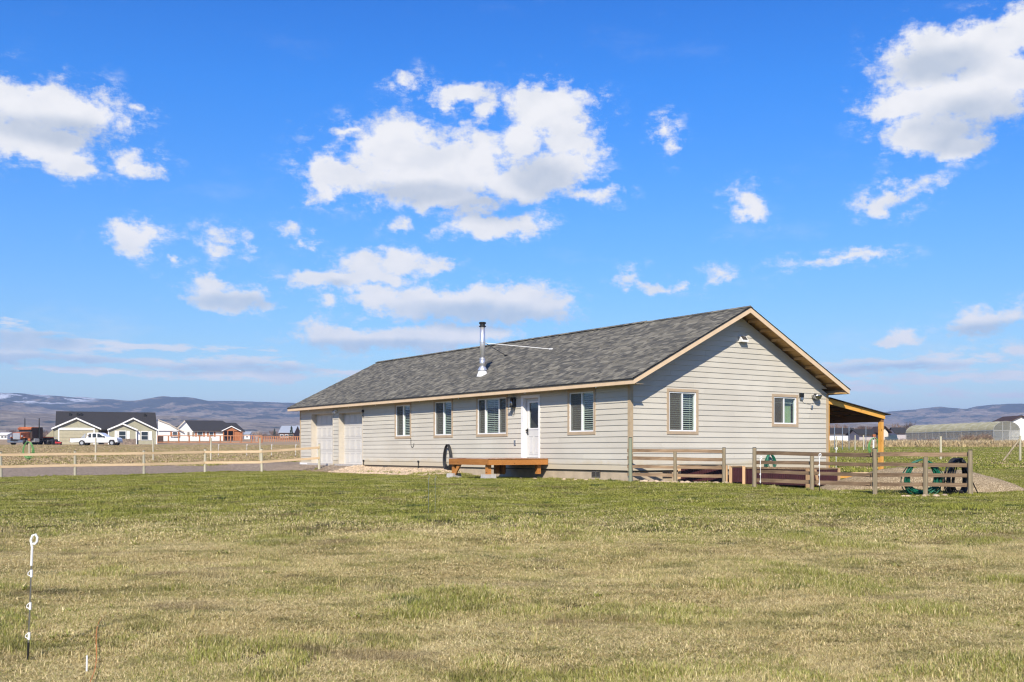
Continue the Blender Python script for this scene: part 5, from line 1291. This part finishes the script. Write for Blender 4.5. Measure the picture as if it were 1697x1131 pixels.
for a, b in (((262, 695), (283, 703)), ((283, 704), (304, 715)), ((306, 696), (292, 710))):
    v.prism([(bx(a[0]), bz(a[1])), (bx(b[0]), bz(b[1])), (bx(b[0]), bz(b[1])-.25), (bx(a[0]), bz(a[1])-.25)], lambda p, q: (p, 1.3, q), lambda p, q: (p, 1.6, q))
v.build('barge_board', plain('tan_barge', (.5, .42, .33), .7), Bh)
gable_front(Bh, bx(367), bx(399), -.5, 3, bz(714), bz(706), M_cedar, .3)
v = MB(); v.box(bx(368)+.3, bx(386), 1.7, 2.0, 0, bz(714)); v.build('porch_recess', M_brown, Bh); v = MB(); v.box(bx(388), bx(402), -.3, 1.98, 0, bz(715)); v.build('cedar_wall', M_cedar, Bh)
for px in (369, 376, 386): v = MB(); v.box(bx(px), bx(px)+.25, -.5, -.25, 0, bz(714)); v.build('porch_post', M_cedar, Bh)
for a, b in ((286, 293), (327, 335), (347, 353)): far_window(Bh, bx(a), bx(b), bz(723), bz(716), 1.6 if a < 300 else 2.0, M_white, M_cedar)
for px in (310, 318): v = MB(); v.box(bx(px), bx(px)+.5, 1.9, 1.99, bz(723), bz(716)); v.build('shutter', M_stone, Bh)

# orange rail fence in front of it
YF = 188.0; KF = F/YF
OF = empty('rail_fence', (0, YF, 0), 0, 'long low orange stained rail fence in front of the white house', 'fence')
xs_ = [(262+i*17.2-848.5)/KF for i in range(11)]
for i, x in enumerate(xs_):
    z = gz(x, YF); v = MB(); v.box(-.1, .1, -.1, .1, -.2, 1.35); v.build('post', M_orangewood, OF, loc=(x, 0, z))
    if i < 10:
        x2 = xs_[i+1]
        for h_ in (.15, 1.3): v = MB(); v.box(0, x2-x, -.14, -.1, h_-.07, h_+.07); v.build('rail', M_orangewood, OF, loc=(x, 0, z))
        if i == 0: v = MB(); v.box(0, (x2-x)*.5, -.1, .1, 0, 1.3); v.build('gate', M_brown, OF, loc=(x, 0, z))
n = 130; v = MB()
for i in range(22):
    x = (420+i*3.6-848.5)/F*235; v.box(x, x+.25, 235, 235.1, gz(x, 235), gz(x, 235)+1.2)
v.box((420-848.5)/F*235, (496-848.5)/F*235, 235.1, 235.18, gz(-50, 235)+1.0, gz(-50, 235)+1.15)
tag(v.build('picket_fence', M_orangewood), 'distant brown picket fence between the bare tree and the garage', 'fence')
# far grey roofed house and sheds on the left
def shed(name, px0, px1, Y, h, hr, wallm, roofm, label, dep=8, ridge='x', cat='house', openings=3, door=True):
    K = F/Y; x0 = (px0-848.5)/K; x1 = (px1-848.5)/K; z = gz((x0+x1)/2, Y); e = empty(name, (x0, Y, z), 0, label, cat); w = x1-x0
    v = MB(); v.box(0, w, 0, dep, -.5, h); v.build('wall', wallm, e)
    v = MB()
    if ridge == 'x': gable_roof_x(v, -.3, w+.3, -.4, dep+.4, h, h+hr)
    else:
        for s0 in (-.4, w+.4): v.prism([(s0, h), (w/2, h+hr), (w/2, h+hr+.12), (s0, h+.12)], lambda a, b: (a, -.4, b), lambda a, b: (a, dep+.4, b))
    v.build('roof', roofm, e)
    v = MB()
    if ridge == 'x': v.prism([(0, h), (dep, h), (dep/2, h+hr)], lambda a, b: (.02, a, b), lambda a, b: (w-.02, a, b))
    else: v.prism([(0, h), (w, h), (w/2, h+hr)], lambda a, b: (a, .02, b), lambda a, b: (a, dep-.02, b))
    v.build('gable_wall', wallm, e)
    for k in range(openings):
        a = w*(k+.5)/openings-.4; far_window(e, a, a+.8, h*.35, h*.75, -.0, M_white, False)
    return e
M_greyroof = plain('pale_grey_roof', (.32, .35, .40), .6); M_lilac = plain('grey_lilac_wall', (.42, .38, .38), .9)
e = shed('farmhouse', 463, 487, 330, 2.2, 2.2, plain('brown_wall', (.16, .09, .06), .9), M_greyroof, 'far low house with pale grey roof left of the garage corner', 9)
e = shed('farmhouse', 488, 520, 350, 2.4, 2.3, M_wsid, M_greyroof, 'far house with grey roof partly hidden behind the garage corner', 9)
e = shed('cottage', -4, 12, 380, 1.6, .8, M_wsid, M_wsid, 'tiny white building far off at the left edge', 6)
for i, (px, Y, lb) in enumerate(((18, 620, 'tiny pale house in the far trees left of the semi truck'), (70, 640, 'tiny pale house in the far trees right of the semi truck'), (405, 500, 'small white shed between the white house and the bare tree'))): shed('cottage', px, px+9, Y, 2.4, 1.2, M_wsid, M_greyroof, lb, 6, openings=1)
# right side buildings
shed('long_shed', 1369, 1418, 172, 1.5, .9, M_wsid, M_darkshingle, 'long low white shed seen through the patio cover', 4, openings=0, cat='shed')
shed('outbuilding', 1424, 1461, 150, 1.35, .75, M_lilac, M_darkshingle, 'grey outbuilding with dark roof behind the patio post', 5, openings=0, cat='shed')
shed('outbuilding', 1459, 1472, 149, 1.6, .9, plain('pale_wall', (.62, .55, .46), .9), M_brown, 'pale gabled outbuilding just right of the patio post', 4, 'y', openings=0, cat='shed')
shed('outbuilding', 1484, 1503, 210, 1.7, 1.1, M_lilac, M_darkshingle, 'small grey shed at the left end of the greenhouse', 4, openings=0, cat='shed')
shed('white_shed', 1672, 1712, 172, 3.3, 1.1, M_wsid, M_brown, 'white shed with dark sloping roof at the right edge behind the greenhouse', 6, 'y', openings=0, cat='shed')
for i, (px, Y, lb) in enumerate(((1479, 900, 'far house with orange roof on the low rise right of the patio'), (1440, 760, 'far house with orange roof seen under the patio cover'), (1545, 1100, 'white house on the far slope behind the greenhouse'), (1690, 900, 'tiny pale house on the far slope at the right edge'))): 
    e = shed('hillside_house', px, px+12, Y, 3, 2, M_wsid, M_rust if i < 2 else M_greyroof, lb, 8, openings=1)
# parked car
Yc = 150; xc = (1474-848.5)/F*Yc; e = empty('parked_car', (xc, Yc, gz(xc, Yc)), R(80), 'dark parked car beside the pale gabled outbuilding', 'car')
v = MB(); v.prism([(-2.1, .3), (-2.1, .85), (-1.3, .95), (-.7, 1.4), (.8, 1.4), (1.4, .95), (2.1, .8), (2.1, .3)], lambda a, b: (a, -.85, b), lambda a, b: (a, .85, b)); v.build('body', plain('dark_car', (.05, .07, .08), .3, spec=.6), e, bevel=.08)
v = MB(); v.prism([(-1.2, .95), (-.68, 1.34), (.76, 1.34), (1.25, .95)], lambda a, b: (a, -.87, b), lambda a, b: (a, .87, b)); v.build('side_window', M_darkglass, e)
for a in (-1.3, 1.3):
    for b in (-.88, .68): v = MB(); v.tube([(a, b, .32), (a, b+.2, .32)], .32, 14); v.build('wheel', M_tyre, e)

# greenhouse
M_hoop = plain('hoop_tube', (.34, .34, .32), .8)
def greenhouse():
    Y0, Y1 = 150.0, 172.5; px0, px1 = 1646, 1501
    a = Vector(((px0-848.5)/F*Y0, Y0, 0)); b = Vector(((px1-848.5)/F*Y1, Y1, 0)); d = (b-a); L = d.length; rz = math.atan2(d.y, d.x)
    z = gz(a.x, a.y)-.05
    e = empty('greenhouse', (a.x, a.y, z), rz, 'long arched greenhouse with weathered plastic roof and clear framed sides', 'greenhouse')
    W, hw_, ht = 4.2, 2.05, 3.35     # local x along length, width towards -y
    tp = NT('greenhouse_film'); p = tp.obj(); n_ = tp.noise(tp.scale(p, (.4, 1, 3)), 1.5, 5, .6)
    col = tp.mix(tp.ss(n_, .4, .65), (.34, .32, .20), (.46, .43, .29)); tp.set('Base Color', col); tp.set('Roughness', .95); tp.set('Specular IOR Level', .05); tp.set('Alpha', .93)
    tc_ = NT('greenhouse_panel'); p = tc_.obj(); n_ = tc_.noise(p, 1.2, 5, .6); tc_.set('Base Color', tc_.mix(n_, (.28, .29, .24), (.46, .46, .40))); tc_.set('Roughness', .25); tc_.set('Alpha', .38)
    def prof(t):  # arch
        an = math.pi*t; return (-W/2+W/2*math.cos(an), hw_+(ht-hw_)*math.sin(an))
    v = MB(); n = 14; m_ = 12
    for i in range(n):
        y0, z0 = prof(i/n); y1, z1 = prof((i+1)/n)
        for k in range(m_): v.poly([(L*k/m_+.01, y0, z0), (L*(k+1)/m_-.01, y0, z0), (L*(k+1)/m_-.01, y1, z1), (L*k/m_+.01, y1, z1)])
    v.build('roof_film', tp.m, e, fix=False)
    for k in range(13):
        x = L*k/12; v = MB(); v.tube([(x, 0, 0)]+[(x, prof(i/12)[0]*1.005, prof(i/12)[1]+.02) for i in range(13)]+[(x, -W, 0)], .022, 5); v.build('hoop', M_hoop, e)
    for y in (0, -W):
        for k in range(12):
            v = MB(); v.box(L*k/12+.05, L*(k+1)/12-.05, y-.01, y+.01, .05, 1.0); v.box(L*k/12+.05, L*(k+1)/12-.05, y-.01, y+.01, 1.06, hw_); v.build('side_panel', tc_.m, e)
        for zz in (1.03, hw_): v = MB(); v.box(0, L, y-.03, y+.03, zz-.03, zz+.03); v.build('side_rail', M_galv, e)
    for x in (0, L):
        v = MB(); v.poly([(x, 0, 0)]+[(x, prof(i/16)[0], prof(i/16)[1]) for i in range(17)]+[(x, -W, 0)]); v.build('end_panel', tc_.m, e, fix=False)
        for yy in (-W*.35, -W*.65): v = MB(); v.box(x-.03, x+.03, yy-.04, yy+.04, 0, ht-.1); v.build('end_stud', M_hoop, e)
        v = MB(); v.box(x-.03, x+.03, -W, 0, hw_-.04, hw_+.04); v.build('end_rail', M_hoop, e)
greenhouse()
# deer fence of slim posts and a water hydrant with light green hose
for px, Y, h_, lb in ((1383, 100, 2.2, 'slim grey wire fence post leftmost under the patio cover'), (1396, 100, 2.2, 'slim grey wire fence post second from left under the patio cover'), (1407, 100, 2.2, 'slim grey wire fence post third from left under the patio cover'), (1386, 92, 1.3, 'short pale post in front of the slim wire fence posts'), (1417, 96, 1.4, 'thick short pale fence post right of the slim posts'), (1431, 96, 1.4, 'thick short pale fence post before the grey outbuilding'), (1435, 100, 2.2, 'slim grey post in front of the grey outbuilding')):
    x = (px-848.5)/F*Y; v = MB(); v.tube([(0, 0, -.2), (0, 0, h_)], .035 if h_ > 2 else .055, 6); tag(v.build('fence_post', M_galv if h_ > 2 else M_greenpost, None, loc=(x, Y, gz(x, Y))), lb, 'post', 'posts of the far wire fence')
for (px, Y, lb, hl, sd_) in ((1447.5, 62, 'white yard hydrant post in the pasture holding a green hose', 'light green hose coil on the yard hydrant behind the patio post', 12), (48.5, 67, 'pale hydrant post at the left edge holding a green hose', 'light green hose coil on the post beyond the left rail fence', 13)):
    x = (px-848.5)/F*Y; z = gz(x, Y); e = empty('yard_hydrant', (x, Y, z), 0, lb, 'hydrant')
    v = MB(); v.tube([(0, 0, -.1), (0, 0, 1.3)], .05, 8); v.build('post', M_white if px > 100 else M_greenpost, e); v = MB(); v.box(-.06, .1, -.08, .08, 1.28, 1.42); v.tube([(.05, -.05, 1.25), (.12, -.12, 1.1)], .03, 6); v.build('hydrant_head', M_rust, e)
    coil('garden_hose', (x, Y-.12, z+.72), .30, .50, 12, .015, M_hose_lime, hl, 0, .06, .05, sd_)

# ------------------------------------------------------------------ haze
v = MB(); v.box(-9500, 9500, -9500, 9500, -60, 330); hz = v.build('haze', None)
t = bpy.data.materials.new('haze'); t.use_nodes = True; N = t.node_tree.nodes; N.clear(); pv = N.new('ShaderNodeVolumePrincipled'); pv.inputs['Color'].default_value = (.50, .66, 1, 1); pv.inputs['Density'].default_value = .00018; pv.inputs['Anisotropy'].default_value = 0.0
o = N.new('ShaderNodeOutputMaterial'); t.node_tree.links.new(pv.outputs[0], o.inputs['Volume']); hz.data.materials.append(t); tag(hz, 'thin pale blue air haze over the whole valley', 'haze', None, 'stuff')
hz.visible_shadow = True
